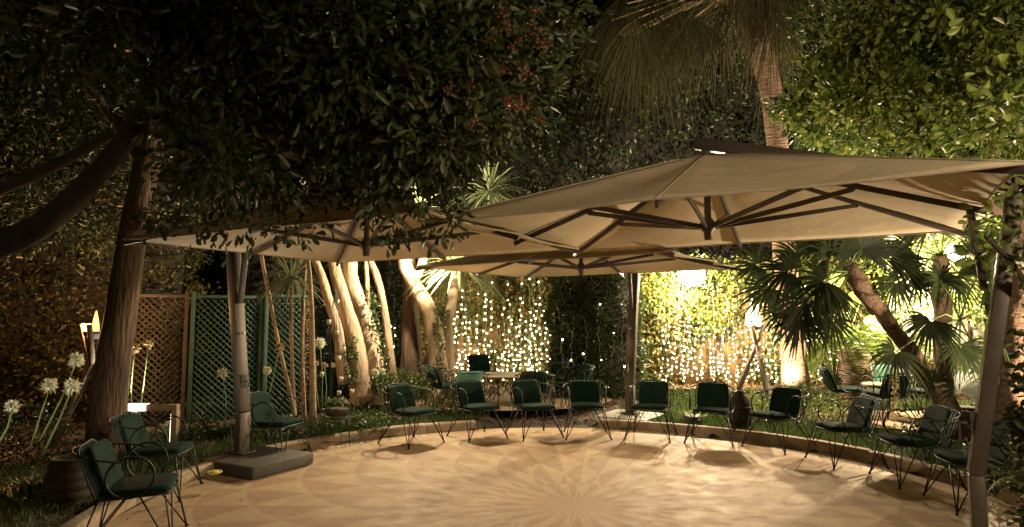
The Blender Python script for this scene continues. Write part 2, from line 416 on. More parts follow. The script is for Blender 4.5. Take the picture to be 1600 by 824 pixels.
def sheet(name, pts, m, z=.0):
    mb = MB(); V = [(x, y, gz(x, y) + z) for x, y in pts]; mb.add(V, np.zeros((0, 3), int)) if 0 else None
    me = bpy.data.meshes.new(name); me.from_pydata([(x, y, z) for x, y in pts], [], [list(range(len(pts)))]); me.materials.append(m)
    o = bpy.data.objects.new(name, me); COL.objects.link(o); o['kind'] = 'structure'; return o
def ell(cx, cy, rx, ry, n=40): return [(cx + rx * math.cos(TAU * k / n) * (1 + .05 * math.sin(3 * TAU * k / n)), cy + ry * math.sin(TAU * k / n)) for k in range(n)]
sheet('path', ell(6.5, 10.0, 1.75, .95), M['path'], .135)
sheet('back_patio', ell(-.3, 12.1, 2.2, 1.35), M['path'], .17)

# ------------------------------------------------------------------ walls, fences
def wall(name, label, x0, y0, x1, y1, h, m, th=.25, z0=0, cope=True):
    d = Vector((x1 - x0, y1 - y0, 0)); t = thing(name, label, 'wall', ((x0 + x1) / 2, (y0 + y1) / 2, z0), math.atan2(d.y, d.x))
    MB().box((0, 0, h / 2), (d.length, th, h)).build('masonry', m, t)
    if cope: MB().box((0, 0, h + .04), (d.length + .04, th + .08, .08)).build('coping', M['kerb'], t, bevel=.01)
    return t
wall('garden_wall', 'ochre garden wall hung with strings of fairy lights behind the central hedge', -3.4, 14.75, 9.4, 14.75, 3.0, M['wall'])
wall('garden_wall', 'whitewashed wall glaring under a floodlight behind the fan palms', 8.1, 13.5, 13.6, 11.4, 4.2, M['white'])
def lattice(name, label, a, b, h, m, group=None, z0=.05):
    a = Vector(a); b = Vector(b); d = b - a; L = d.length
    t = thing(name, label, 'fence', (a.x, a.y, z0), math.atan2(d.y, d.x), group)
    s = .098; w = .02
    for sgn in (1, -1):
        mb = MB(); k = -h
        while k < L + h:
            # line x - sgn*z = k clipped to the panel
            pts = []
            for z in (.04, h - .04):
                pts.append((k + sgn * z if sgn > 0 else k + h - z, z))
            (xa, za), (xb, zb) = pts
            def clip(xa, za, xb, zb):
                if xa > xb: xa, za, xb, zb = xb, zb, xa, za
                if xb <= .03 or xa >= L - .03: return None
                if xa < .03: za += (zb - za) * (.03 - xa) / (xb - xa); xa = .03
                if xb > L - .03: zb += (za - zb) * (xb - L + .03) / (xb - xa); xb = L - .03
                return xa, za, xb, zb
            c = clip(xa, za, xb, zb)
            if c:
                xa, za, xb, zb = c; l = math.hypot(xb - xa, zb - za)
                if l > .05: mb.box(((xa + xb) / 2, .006 * sgn, (za + zb) / 2), (l, .009, w), Matrix.Rotation(-math.atan2(zb - za, xb - xa), 3, 'Y'))
            k += s
        mb.build('lattice_slats', m, t)
    for z in (.02, h): MB().box((L / 2, 0, z), (L, .042, .05)).build('rail', m, t, bevel=.004)
    for x in (0, L): MB().box((x, 0, h / 2 + .03), (.06, .06, h + .1)).build('post', m, t, bevel=.005)
    return t
pa = W(203, 500, 9.6); pb = W(296, 500, 9.95); pc = W(412, 500, 10.5); pd = W(520, 500, 11.2)
lattice('lattice_fence', 'brown wooden lattice panel beside the leaning trunk and the green lattice', (pa.x, pa.y, 0), (pb.x - .05, pb.y, 0), 2.02, M['lattb'])
lattice('lattice_fence', 'dark green lattice panel directly behind the left parasol post', (pb.x + .05, pb.y, 0), (pc.x - .04, pc.y, 0), 2.02, M['lattg'])
lattice('lattice_fence', 'dark green lattice panel behind the thin cane trunks and the tealight stand', (pc.x + .04, pc.y, 0), (pd.x, pd.y, 0), 2.05, M['lattg'])

# ------------------------------------------------------------------ parasols
def parasol(label, c, th, a, b, h, za, side, base_dark=True, strip=True, mast_off=(0, 0), zmast=2.95, boff=(-.28, 0)):
    t = thing('cantilever_parasol', label, 'parasol', (c[0], c[1], 0), th, 'large beige cantilever parasols over the terrace')
    # canopy: eight sagging cloth panels with real thickness
    mb = MB(); NU = 12; keys = [(-1,-1),(0,-1),(1,-1),(1,0),(1,1),(0,1),(-1,1),(-1,0)]
    def surf(i, u, v, dz):
        p0 = keys[i]; p1 = keys[(i + 1) % 8]; ex = p0[0] * (1 - v) + p1[0] * v; ey = p0[1] * (1 - v) + p1[1] * v
        sag = -.035 * math.sin(PI * v) * math.sin(PI * min(u, 1) * .8) - .03 * math.sin(PI * u) * math.sin(PI * v)
        pinch = 1 - .022 * math.sin(PI * v) * u
        z = za + (h - za) * u + sag * (1.0 if u < .99 else .45)
        return (ex * a * u * pinch, ey * b * u * pinch, z + dz)
    for i in range(8):
        V = []; F = []
        for k in range(NU + 1):
            for j in range(9): V.append(surf(i, max(.012, k / NU), j / 8, 0))
        for k in range(NU):
            for j in range(8): F.append((k * 9 + j, (k + 1) * 9 + j, (k + 1) * 9 + j + 1, k * 9 + j + 1))
        mb.add(V, F)
    o = mb.build('canopy', M['cloth'], t, smooth=True)
    md = o.modifiers.new('weld', 'WELD'); md.merge_threshold = .002
    md = o.modifiers.new('thick', 'SOLIDIFY'); md.thickness = .006
    rim = [Vector(surf(i, 1, j / 8, -.004)) for i in range(8) for j in range(8)]
    MB().tube(rim, .009, 6, closed=True).build('piping', M['seam'], t, smooth=True)
    for i in range(8): MB().tube([Vector(surf(i, u / 10, 0, .004)) for u in range(1, 11)], .006, 5).build('seam', M['seam'], t, smooth=True)
    zh = h - .03                                        # sliding hub
    hub = MB().lathe([(.001, zh - .10), (.035, zh - .10), (.04, zh - .03), (.07, zh), (.07, zh + .05), (.045, zh + .08), (.03, zh + .1), (.03, za - .02), (.001, za - .02)], 16)
    hub.build('hub', M['bronze'], t, smooth=False)
    MB().lathe([(.031, zh + .30), (.055, zh + .30), (.055, zh + .34), (.031, zh + .34)], 14).build('collar', M['bronze'], t)
    for kx, ky in keys:
        e = Vector((kx * a, ky * b, h - .045)); top = Vector((kx * .06, ky * .06, za - .06)); d = e - top
        r = MB(); ang = math.atan2(d.y, d.x)
        rot = d.to_track_quat('X', 'Z').to_matrix()
        r.box((top + e) / 2, (d.length, .028, .046), rot); rb = r.build('rib', M['bronze'], t, bevel=.003)
        f = .56; m1 = top + d * f; s0 = Vector((kx * .05, ky * .05, zh + .02)).normalized() * 0 + Vector((math.cos(ang) * .07, math.sin(ang) * .07, zh + .02)); m1 = m1 - Vector((0, 0, .03))
        dd = m1 - s0; MB().box((s0 + m1) / 2, (dd.length, .024, .042), dd.to_track_quat('X', 'Z').to_matrix()).build('strut', M['bronze'], t, bevel=.003)
        MB().sphere((m1.x, m1.y, m1.z), .022).build('joint', M['slab'], t)
    # mast: vertical foot, then leaning outwards; arm back over the canopy
    sx = side[0]; sy = side[1]; R0 = a if sx else b
    n = Vector((sx, sy, 0)); tv = Vector((-sy, sx, 0))
    foot = n * R0 + Vector((mast_off[0], mast_off[1], 0))
    P = [foot, foot + Vector((0, 0, .62)), foot + n * .34 + Vector((0, 0, zmast))]
    def bar(p, q, w, dp, name, par=None, bev=.008, ext=0):
        d = q - p; z = d.normalized(); x = tv; y = z.cross(x); rot = Matrix((x, y, z)).transposed()
        return MB().box((p + q) / 2, (w, dp, d.length + ext), rot).build(name, M['bronze'], par or t, bevel=bev)
    bar(P[0] + Vector((0, 0, .02)), P[1], .15, .095, 'mast_foot'); ms = bar(P[1], P[2], .152, .097, 'mast')
    q = foot + n * .12 + Vector((0, 0, 1.55)); MB().box(q - n * .075 + tv * .0, (.03, .03, .03)).build('pin', M['marble'], ms)
    ca = foot + n * .02 + Vector((0, 0, .98)); MB().box(ca + n * .02, (.10, .10, .16)).build('crank_box', M['slab'], t, bevel=.01)
    MB().tube([ca - n * .03, ca - n * .10, ca - n * .10 - Vector((0, 0, .14)), ca - n * .15 - Vector((0, 0, .14))], .009).build('crank_handle', M['bronze'], t)
    apex = Vector((0, 0, za + .075)); A0 = P[2] - n * .02
    d = apex - A0; ar = MB().box((A0 + apex) / 2 + Vector((0, 0, .0)), (d.length + .20, .09, .105), d.to_track_quat('X', 'Z').to_matrix()).build('arm', M['bronze'], t, bevel=.008)
    MB().box((0, 0, za + .04), (.07, .07, .14)).build('hanger', M['bronze'], t, bevel=.005)
    p = foot + n * .06 + Vector((0, 0, h - .02)); p2 = foot + n * .115 + Vector((0, 0, h - .62)) ; bar(p, p2, .06, .045, 'brace', bev=.004)
    if strip:
        dn = d.normalized(); s0 = apex - dn * .04; s1 = apex - dn * .75; dd = s1 - s0
        MB().box((s0 + s1) / 2 - Vector((0, 0, .083)) , (dd.length, .035, .012), dd.to_track_quat('X', 'Z').to_matrix()).build('light_strip', M['led'], t)
        lamp(t, tuple((s0 + s1) / 2 - Vector((0, 0, .10))), 1.2, WARM, .05)
    # base
    bm = M['slab'] if base_dark else M['marble']; bc = foot + n * boff[0] + tv * boff[1]
    bs = MB().box((bc.x, bc.y, .075), (.88, .88, .13)).build('base', bm, t, bevel=.018)
    MB().box((foot.x, foot.y, .157), (.26, .22, .02)).build('foot_plate', M['bronze'], t, bevel=.004)
    for i in (-1, 1):
        for j in (-1, 1): MB().lathe([(.001, .185), (.014, .185), (.014, .168)], 8, (foot.x + i * .10, foot.y + j * .08, 0)).build('bolt', M['bronze'], t)
    return t
parasol('largest beige parasol over the right half of the terrace, post cut by the frame bottom', (1.75, 5.55), -.53, 2.0, 1.5, 2.56, 3.22, (1, 0), zmast=2.70, mast_off=(-.16, .02), boff=(.35, -.42))
parasol('beige parasol over the left half, post on a dark slab before the green lattice', (-1.57, 6.72), -.49, 1.85, 1.5, 2.53, 3.12, (-1, 0), strip=False)
parasol('farthest beige parasol, post on a pale slab beside the central hedge', (1.05, 9.5), -.60, 2.0, 1.5, 2.50, 2.98, (0, 1), base_dark=False, strip=False, mast_off=(.15, -.1), boff=(0, 0))

# ------------------------------------------------------------------ chairs
def rbox(w, d, h, e=.28, nu=20, nv=8):
    V = []
    for j in range(nv + 1):
        ph = -PI / 2 + PI * j / nv
        for i in range(nu):
            a = TAU * i / nu
            f = lambda v, p: math.copysign(abs(v) ** p, v)
            V.append((w / 2 * f(math.cos(a), e) * f(math.cos(ph), .35), d / 2 * f(math.sin(a), e) * f(math.cos(ph), .35), h / 2 * f(math.sin(ph), .8)))
    F = [(j * nu + i, j * nu + (i + 1) % nu, (j + 1) * nu + (i + 1) % nu, (j + 1) * nu + i) for j in range(nv) for i in range(nu)]
    return V, F
def backY(z): return .19 + (z - .42) * .38
def make_chair(cush, label='', loc=(0, 0, 0)):
    t = thing('garden_chair', label, 'chair', loc)
    V, F = rbox(.49, .49, .062)
    V = [(x * (1 - .05 * (y > .1)), y - .035, z + .448 - .03 * (y + .1) + .012 * math.cos(x * 5) - .015) for x, y, z in V]
    MB().add(V, F).build('seat_cushion', cush, t, smooth=True)
    V, F = rbox(.45, .35, .055)
    q = []
    for x, y, z in V:
        zz = .60 + y; q.append((x * (1 - .03 * (y > .1)), backY(zz) - .03 - z - .4 * x * x, zz))
    MB().add(q, F[::-1] if False else F).build('back_cushion', cush, t, smooth=True)
    f = MB(); r = .007                                              # rods of the shell
    seat = [(-.25, -.27, .42), (.25, -.27, .42), (.25, .19, .40), (-.25, .19, .40)]
    f.tube([(-.24, -.25, .415), (-.1, -.285, .412), (.1, -.285, .412), (.24, -.25, .415), (.25, .0, .41), (.24, .2, .40), (-.24, .2, .40), (-.25, 0, .41)], r, 6, closed=True)
    f.tube([(-.24, .21, .40), (-.25, backY(.6) + .02, .60), (-.23, backY(.74) + .02, .745), (-.15, backY(.78) + .02, .785), (.15, backY(.78) + .02, .785), (.23, backY(.74) + .02, .745), (.25, backY(.6) + .02, .60), (.24, .21, .40)], r, 6)
    f.build('shell_frame', M['wire'], t, smooth=True)
    s = MB()
    for i in range(9):
        x = -.2 + .05 * i
        s.tube([(x, -.275, .408), (x, 0, .40), (x, .20, .405), (x, backY(.6) + .022, .6), (x, backY(.78) + .022, .78)], .008, 5)
    s.build('slats', M['slat'] if cush is M['green'] else M['slat2'], t)
    for sx in (-1, 1):
        MB().tube([(sx * (.285 + .02 * math.cos(TAU * k / 20)), -.02 + .155 * math.cos(TAU * k / 20), .565 + .15 * math.sin(TAU * k / 20)) for k in range(20)], .0085, 6, closed=True).build('arm_hoop', M['wire'], t, smooth=True)
    MB().tube([(.34 * math.cos(a) * 1.0, .12 + .30 * math.sin(a), .70 + .05 * math.sin(a)) for a in [math.radians(q) for q in range(-25, 206, 14)]], .0085, 6).build('top_rail', M['wire'], t, smooth=True)
    for sx in (-1, 1):
        for sy in (-1, 1):
            ft = (sx * .32, -.33 if sy < 0 else .31, .008); l = MB()
            for tp in ((sx * .24, sy * .22 - .03, .405), (sx * .10, sy * .24 - .03, .405), (sx * .23, sy * .05 - .03, .405)): l.tube([tp, ft], .0065, 5)
            l.lathe([(.001, 0), (.014, 0), (.014, .02), (.001, .024)], 8, (ft[0], ft[1], 0)); l.build('leg', M['wire'], t)
    return t
chair_g = None; chair_m = None
def chair(px, py, face, label, z=0.0, mint=False, group='green cushioned wire chairs ringed round the terrace', xy=None):
    "px,py: middle of the four feet in the photograph; face: heading of the sitter, degrees (270 = towards the camera)"
    global chair_g, chair_m
    p = G(px, py, z) if xy is None else Vector((xy[0], xy[1], z))
    if mint:
        if chair_m is None: c = chair_m = make_chair(M['mint'])
        else: c = copy_tree(chair_m)
    else:
        if chair_g is None: c = chair_g = make_chair(M['green'])
        else: c = copy_tree(chair_g)
    c.location = (p.x, p.y, z); c.rotation_euler = (0, 0, math.radians(face + 90 + random.uniform(-4, 4)))
    for ch in c.children:
        if 'cushion' in ch.name: ch.location = (random.uniform(-.012, .012), random.uniform(-.01, .006), random.uniform(-.002, .01)); ch.rotation_euler = (0, random.uniform(-.03, .03), random.uniform(-.04, .04))
    tag(c, label, 'chair', group); return c
chair(207, 850, 20, 'nearest green chair at bottom left, seen from the side in front of the wicker basket')
chair(243, 772, 8, 'green chair on the left between the leaning trunk and the dark parasol slab')
chair(428, 715, 348, 'dim green chair beside the low round wire stand behind the left parasol post')
chair(642, 692, 320, 'green chair standing alone before the left kerb, in front of the white allium flowers')
chair(745, 683, 303, 'green chair in front of the upturned pale mint chair back')
chair(834, 681, 291, 'green chair in the ring just left of the one facing straight to the camera')
chair(917, 681, 270, 'green chair facing straight out before the dark central hedge')
chair(1018, 683, 248, 'green chair in front of the pale marble slab and farthest parasol post')
chair(1112, 689, 246, 'green chair between the marble slab and the woven lantern, its shadow long on the paving')
chair(1216, 700, 210, 'green chair just right of the woven lantern, before the uplit palm trunk')
chair(1322, 724, 186, 'green chair with a yellow bowl behind it by the right kerb')
chair(1432, 753, 176, 'green chair directly left of the right parasol post, fully in view')
chair(1530, 792, 172, 'green chair half hidden behind the right parasol post')
bg = 'green chairs round the small table by the fairy lights'; rg = 'green chairs on the sandy patch behind the right bed'
def back_chair(px, ptop, face, label, Y, mint=False, group=bg, z=None):
    p = W(px, ptop, Y); zz = gz(p.x, Y) if z is None else z
    return chair(0, 0, face, label, zz, mint, group, (p.x, Y))
back_chair(752, 557, 285, 'green chair beyond the small table, silhouetted against the fairy lights', 13.0, z=.17)
back_chair(733, 575, 95, 'pale mint chair seen from behind at the left of the small table', 10.95, True, z=.06)
back_chair(697, 572, 25, 'slatted green chair turned sideways beside the ficus trunk roots', 11.3, z=.10)
back_chair(837, 577, 80, 'slatted green chair seen from behind at the right of the small table', 10.9, z=.05)
back_chair(858, 562, 215, 'dark green chair at the left corner of the central hedge', 12.3, z=.17)
back_chair(893, 570, 200, 'almost black chair standing close in front of the central hedge', 11.5, z=.10)
back_chair(1318, 589, 340, 'green chair seen sideways at the left end of the sandy patch', 10.4, group=rg, z=.137)
back_chair(1382, 598, 100, 'slatted dark green chair seen from behind on the sandy patch', 9.7, group=rg, z=.137)
back_chair(1394, 578, 262, 'mint chair on the sandy patch behind the hanging palm leaf', 10.75, True, group=rg, z=.137)
back_chair(1436, 596, 195, 'green chair half hidden behind the leaning palm trunk', 10.2, group=rg, z=.137)
# ------------------------------------------------------------------ furniture and small things
def round_table(label, x, y, z, r, h):
    t = thing('round_table', label, 'table', (x, y, z))
    MB().lathe([(.001, h - .03), (r - .01, h - .03), (r, h - .015), (r, h), (.001, h)], 40).build('tabletop', M['table'], t)
    MB().tube([(r * math.cos(TAU * k / 32), r * math.sin(TAU * k / 32), h - .035) for k in range(32)], .01, 6, closed=True).build('rim', M['wire'], t)
    for k in range(4):
        a = TAU * k / 4 + .5; MB().tube([(r * .75 * math.cos(a), r * .75 * math.sin(a), h - .03), (r * .3 * math.cos(a), r * .3 * math.sin(a), h * .5), (r * .85 * math.cos(a), r * .85 * math.sin(a), 0)], .010).build('leg', M['wire'], t)
    for k in range(3):
        a = TAU * k / 3; MB().tube([(r * .32 * math.cos(a) + .12 * math.cos(b), r * .32 * math.sin(a), h * .5 + .12 * math.sin(b)) for b in [TAU * q / 14 for q in range(14)]], .006, 5, closed=True).build('scroll', M['wire'], t)
round_table('small round table with a pale top standing before the left fairy light curtain', -.15, 11.75, .17, .52, .52)
round_table('small round garden table between the chairs on the sandy patch', 6.15, 10.55, .137, .33, .50)

def torch(label, p, h, rz, fs=1.0, pw=1.0):
    t = thing('garden_torch', label, 'torch', (p[0], p[1], p[2]), rz, 'crossed pole garden torches')
    for k in range(3):
        a = TAU * k / 3 + .55
        b = Vector((.40 * math.cos(a), .40 * math.sin(a), 0)); tp = Vector((-.20 * math.cos(a), -.20 * math.sin(a), h + .04))
        MB().tube([b, b.lerp(tp, .5), tp], [.055, .042, .032], 8).build('pole', M['pole'], t, smooth=True)
    MB().lathe([(.001, h - .16), (.07, h - .155), (.12, h - .10), (.135, h - .05), (.125, h - .05), (.1, h - .09), (.001, h - .12)], 18).build('fire_bowl', M['slab'], t, smooth=True)
    fl = MB()
    for k in range(6):
        a = random.uniform(0, TAU); r = random.uniform(0, .055) * fs * fs; hh = random.uniform(.08, .22) * fs; cx, cy = r * math.cos(a), r * math.sin(a)
        fl.lathe([(.001, h - .09), (.026 * fs, h - .07), (.032 * fs, h - .02), (.020 * fs, h - .02 + hh * .5), (.001, h - .02 + hh)], 8, (cx, cy, 0))
    fl.build('flame', M['flame'] if fs < 1.3 else M['flame2'], t, smooth=True)
    lamp(t, (0, .12, h + .16), P_TORCH * pw, FIRE, .06)
    return t
p = G(1168, 612, .17); torch('wooden pole torch burning in front of the right fairy light curtain', (p.x, 12.9, .17), 1.47, 0.2, 2.0)
torch('wooden pole torch burning at the left, half hidden by the leaning trunk', (W(143, 600, 8.3).x, 8.3, .09), 1.52, 1.3, 1.15, 2.4)

def floodlight(label, p, target, power, size=.16, typ='SPOT', ang=150, col=WARM, wall_arm=True, group=None, off=.10):
    t = thing('floodlight', label, 'lamp', tuple(p), 0, group); round_ = size > .25
    d = (Vector(target) - Vector(p)).normalized(); rot = d.to_track_quat('Z', 'Y').to_matrix()
    MB().box(-d * (.12 if round_ else .06), (size * (.7 if round_ else 1.25), size * .7, .09), rot).build('housing', M['slab'], t, bevel=.01)
    if round_:
        q = d.to_track_quat('Z', 'Y').to_matrix().to_4x4()
        o = MB().lathe([(.001, .03), (size * .45, .02), (size * .60, -.01), (size * .62, -.06)], 24).build('lens', M['lens'], t, smooth=True); o.matrix_local = q
    else: MB().box(-d * .008, (size * 1.1, size * .85, .012), rot).build('lens', M['lens'], t)
    MB().tube([-d * .10, -d * .16 - Vector((0, 0, .06)), -d * .16 - Vector((0, 0, .30 if wall_arm else .12))], .012).build('bracket', M['slab'], t)
    lamp(t, tuple(d * off), power, col, .07, typ, tuple(d * 3), ang, .6)
    return t
fl = W(1080, 428, 13.9)
floodlight('glaring floodlight on the ivy wall beside the right torch', fl, (1.5, 5, 0), P_FLOOD, .48, 'POINT', off=.32)  # lens widened to stand in for the lamp's glare
ft = W(672, 376, 11.0)
floodlight('small lamp in the yucca crown that lights the pale ficus trunks', ft, (-2.0, 11.8, .8), P_TRUNK, .14, 'POINT', off=.15)
fr = W(1492, 398, 11.2)
floodlight('dazzling floodlight at the white wall behind the fan palms', fr, (7.5, 14, 1.2), P_RIGHT, .3, 'POINT', off=.2)
floodlight('added low spike spotlight under the right hand tree, outside the frame', (6.9, 6.3, .4), (4.9, 7.2, 4.4), P_SPIKE, .12, 'SPOT', 130, WARM, False, off=.06)  # unseen lamp, added to light the tree and the canopy
floodlight('ground spotlight at the foot of the tall palm', (5.20, 12.35, .28), (5.72, 13.0, .9), 650, .10, 'SPOT', 66, WARM, False, off=.06)
p = G(1092, 655, .1)
floodlight('tiny ground spotlight lighting the grass behind the marble slab', (p.x - .02, p.y + .10, .20), (p.x + .2, p.y + .9, .02), 40, .05, 'SPOT', 130, WARM, False, off=.05)
floodlight('added garden spotlight outside the left edge aimed at the white flower heads', (-6.0, 4.2, .5), (-4.3, 5.9, 1.15), 170, .07, 'SPOT', 34, (1, .9, .72), False, off=.05)  # unseen lamp, added to brighten the flower heads
def fill_lantern(label, p, power, target=None):  # unseen lamps added behind the camera to fill the terrace with light
    t = thing('fill_lantern', label, 'lamp', p)
    MB().lathe([(.001, -.2), (.09, -.2), (.10, -.16), (.12, .12), (.15, .14), (.02, .24), (.001, .26)], 6).build('lantern_frame', M['wire'], t)
    lamp(t, (0, .25, 0), power, WARM, .25) if target is None else lamp(t, (0, .25, 0), power, WARM, .22, 'SPOT', Vector(target) - Vector(p), 88, .7)
fill_lantern('added fill lantern hanging behind the camera on the right', (3.6, -1.6, 3.7), P_FILL * 4, (2.3, 7, 1.2))
fill_lantern('added fill lantern hanging behind the camera on the left', (-3.6, -1.6, 2.45), P_FILL * .24)

def side_lamp():
    a = W(208, 640, 8.35); z0 = gz(a.x, 8.35); h = a.z - z0 + .03; t = thing('frame_lamp', 'low square arch lamp with one glowing end beside the leaning trunk', 'lamp', (a.x, 8.35, z0))
    MB().box((.30, 0, h), (.58, .09, .075)).box((.56, 0, h / 2 - .02), (.075, .09, h - .035)).build('frame', M['wood'], t, bevel=.004)
    MB().box((.515, 0, h / 2 - .03), (.012, .06, h - .12)).build('light_strip', M['led'], t)
    MB().box((.06, -.004, h), (.26, .11, .085)).build('diffuser', M['box_led'], t, bevel=.006)
    MB().box((.02, 0, h / 2 - .03), (.05, .07, h - .04)).build('leg', M['wood'], t, bevel=.004)
    lamp(t, (.06, -.0, h + .09), 110, (1, .86, .66), .05, 'SPOT', (-.2, -.35, h + 1), 150, .5)
side_lamp()
def bowl(label, px, py, z, r=.06):
    p = G(px, py, z); t = thing('candle_bowl', label, 'bowl', (p.x, p.y, z), 0, 'small yellow candle bowls')
    MB().lathe([(.001, .004), (r * .6, 0), (r, .022), (r * .97, .028), (r * .8, .02), (.001, .014)], 20).build('dish', M['yellow'], t, smooth=True)
    MB().lathe([(.001, .024), (r * .6, .024), (r * .62, .012)], 14).build('wax', M['yellow'], t)
bowl('yellow candle bowl on the dark slab of the left parasol', 335, 741, .147, .075)
bowl('pale yellow bowl on the paving before the left kerb', 578, 685, .002, .06)
bowl('yellow bowl lying on the paving near the right kerb', 1298, 707, .002, .065)
def lantern():
    p = G(1159, 669, .11); t = thing('woven_lantern', 'tall dark woven lantern standing on the bed behind the right kerb', 'lantern', (p.x, p.y + .05, .10))
    pr = [(.10, 0), (.145, .06), (.165, .18), (.160, .32), (.13, .42), (.085, .48), (.08, .53)]
    MB().lathe([(r - .02, z) for r, z in pr], 20).build('lining', M['core'], t, smooth=True)
    w = MB()
    for k in range(26):
        for s in (1, -1):
            w.tube([(r * math.cos(TAU * k / 26 + s * z * 2.6), r * math.sin(TAU * k / 26 + s * z * 2.6), z) for r, z in pr], .006, 4)
    w.build('weave', M['wicker'], t)
    w = MB()
    for r, z in (pr[0], pr[-1], pr[3]): w.tube([(r * math.cos(TAU * k / 24), r * math.sin(TAU * k / 24), z) for k in range(24)], .010, 5, closed=True)
    w.build('hoops', M['wicker'], t)
lantern()
def basket():
    p = G(98, 792, .09); t = thing('wicker_basket', 'round dark ribbed basket in the soil behind the nearest left chair', 'basket', (p.x, p.y + .1, .06))
    pr = []
    for i in range(41):
        z = .42 * i / 40; pr.append((.155 + .045 * math.sin(PI * i / 40) + .012 * abs(math.sin(PI * i / 8)), z))
    MB().lathe(pr + [(.13, .42), (.12, .2), (.001, .18)], 28).build('body', M['wicker'], t, smooth=True)
    MB().tube([(.16 * math.cos(TAU * k / 24), .16 * math.sin(TAU * k / 24), .425) for k in range(24)], .016, 6, closed=True).build('rim', M['wicker'], t)
basket()
def wire_stand():
    p = G(524, 691, .0); x, y = p.x, p.y; t = thing('wire_stand', 'low round wire stand with a ring near the floor in front of the left kerb', 'plant stand', (x, y, 0))
    for r, z in ((.36, .07), (.29, .36), (.20, .36)):
        MB().tube([(r * math.cos(TAU * k / 32), r * math.sin(TAU * k / 32), z) for k in range(32)], .006, 5, closed=True).build('ring', M['wire'], t)
    for k in range(6):
        a = TAU * k / 6 + .3; MB().tube([(.29 * math.cos(a), .29 * math.sin(a), .36), (.35 * math.cos(a), .35 * math.sin(a), .12), (.37 * math.cos(a), .37 * math.sin(a), 0)], .006, 5).build('leg', M['wire'], t)
    MB().lathe([(.001, .37), (.13, .37), (.16, .46), (.15, .46), (.001, .44)], 18).build('tray', M['wicker'], t)
    return x, y
wsx, wsy = wire_stand()
def tealight_stand():
    Y = 10.3; ap = W(524, 452, Y); z0 = gz(ap.x, Y); t = thing('tealight_stand', 'tall wire cone hung with small glass cups before the ficus trunks', 'candle stand', (ap.x, Y, z0)); H = ap.z - z0
    for k in range(7):
        a = TAU * k / 7; MB().tube([(0, 0, H), (.33 * math.cos(a), .33 * math.sin(a), 0)], .0045, 4).build('rod', M['wire'], t)
    for z, r in ((.02, .33), (H * .5, .165)): MB().tube([(r * math.cos(TAU * k / 24), r * math.sin(TAU * k / 24), z) for k in range(24)], .006, 5, closed=True).build('ring', M['wire'], t)
    for px, py in ((528, 472), (515, 503), (529, 520), (539, 546), (530, 560), (534, 592), (531, 614), (551, 612), (521, 571), (504, 585)):
        q = W(px, py, Y - .12); lx, ly, lz = q.x - ap.x, -.12 - .1 * random.random(), q.z - z0
        g = MB().lathe([(.001, 0), (.024, 0), (.032, .02), (.036, .075), (.031, .075), (.027, .02), (.001, .012)], 12, (lx, ly, lz - .04)).build('glass_cup', M['glass'], t, smooth=True)
        MB().tube([(lx, ly, lz + .03), (lx * .9, ly * .8, lz + .12)], .003, 4).build('hook', M['wire'], g)
tealight_stand()
p = G(1556, 700, .1)
t = thing('planter_box', 'plain grey planter box behind the right parasol post', 'planter', (p.x + .1, p.y + .6, .10), .3)
MB().box((0, 0, .2), (.42, .42, .40), None, 1.06).build('box', M['grey'], t, bevel=.012); MB().box((0, 0, .405), (.36, .36, .03)).build('soil_fill', M['soil'], t)
t = thing('cable_box', 'small black junction box at the right end of the marble slab', 'box', tuple(G(1088, 664, .1)), .2)
MB().box((0, .1, .06), (.20, .26, .12)).build('case', M['slab'], t, bevel=.012); MB().box((0, -.035, .06), (.12, .012, .07)).build('socket', M['wire'], t)

# ------------------------------------------------------------------ fairy lights
bulb_me = MB().sphere((0, 0, 0), .0115, 6, 4).mesh('bulb'); bulb_me.materials.append(M['bulb'])
def strings(px0, px1, n, ptop, pbot, Y, dens, label, group, skip=0.0, jit=.035):
    for i in range(n):
        px = px0 + (px1 - px0) * (i + random.uniform(-.3, .3) + .5) / n
        a = W(px, random.uniform(*ptop), Y); b = W(px, random.uniform(*pbot), Y)
        t = thing('fairy_light_string', label, 'fairy lights', (a.x, Y, a.z), 0, group)
        L = a.z - b.z; pts = []; ph = random.uniform(0, 6); am = random.uniform(.01, .035)
        for k in range(24):
            s = k / 23; pts.append((am * math.sin(ph + s * 7) + .015 * math.sin(s * 31 + ph), .05 * math.sin(s * 5 + ph) * .5, -L * s))
        MB().tube(pts, .0022, 3).build('cable', M['glass'], t)
        z = random.uniform(0, .12)
        while z < L:
            s = z / L; j = min(22, int(s * 23)); q = pts[j]
            if random.random() > skip * (1 - s):
                o = bpy.data.objects.new('bulb', bulb_me); COL.objects.link(o); o.parent = t
                o.scale = [random.uniform(.65, 1.35)] * 3; o.location = (q[0] + random.uniform(-.035, .035), q[1] - .02 + random.uniform(-.03, .01), -z)
            z += dens * random.uniform(.7, 1.35) * (1.35 - .6 * s)
strings(700, 862, 25, (420, 515), (585, 602), 14.2, .115, 'hanging strand of warm fairy lights in the left curtain, beside the ficus trunks', 'strands of the left fairy light curtain', .5)
strings(1030, 1225, 30, (440, 515), (580, 600), 14.2, .115, 'hanging strand of warm fairy lights in the right curtain, between hedge and tall palm', 'strands of the right fairy light curtain', .45)
strings(1255, 1340, 11, (430, 540), (580, 600), 14.1, .13, 'hanging strand of warm fairy lights right of the tall palm trunk', 'strands right of the tall palm', .5)
strings(870, 1000, 7, (470, 530), (560, 592), 12.2, .62, 'sparse strand of fairy lights against the dark central hedge', 'sparse strands on the central hedge', .5)
strings(603, 618, 2, (500, 515), (590, 600), 12.6, .14, 'short strand of fairy lights between the ficus trunks', 'short strands between the ficus trunks')
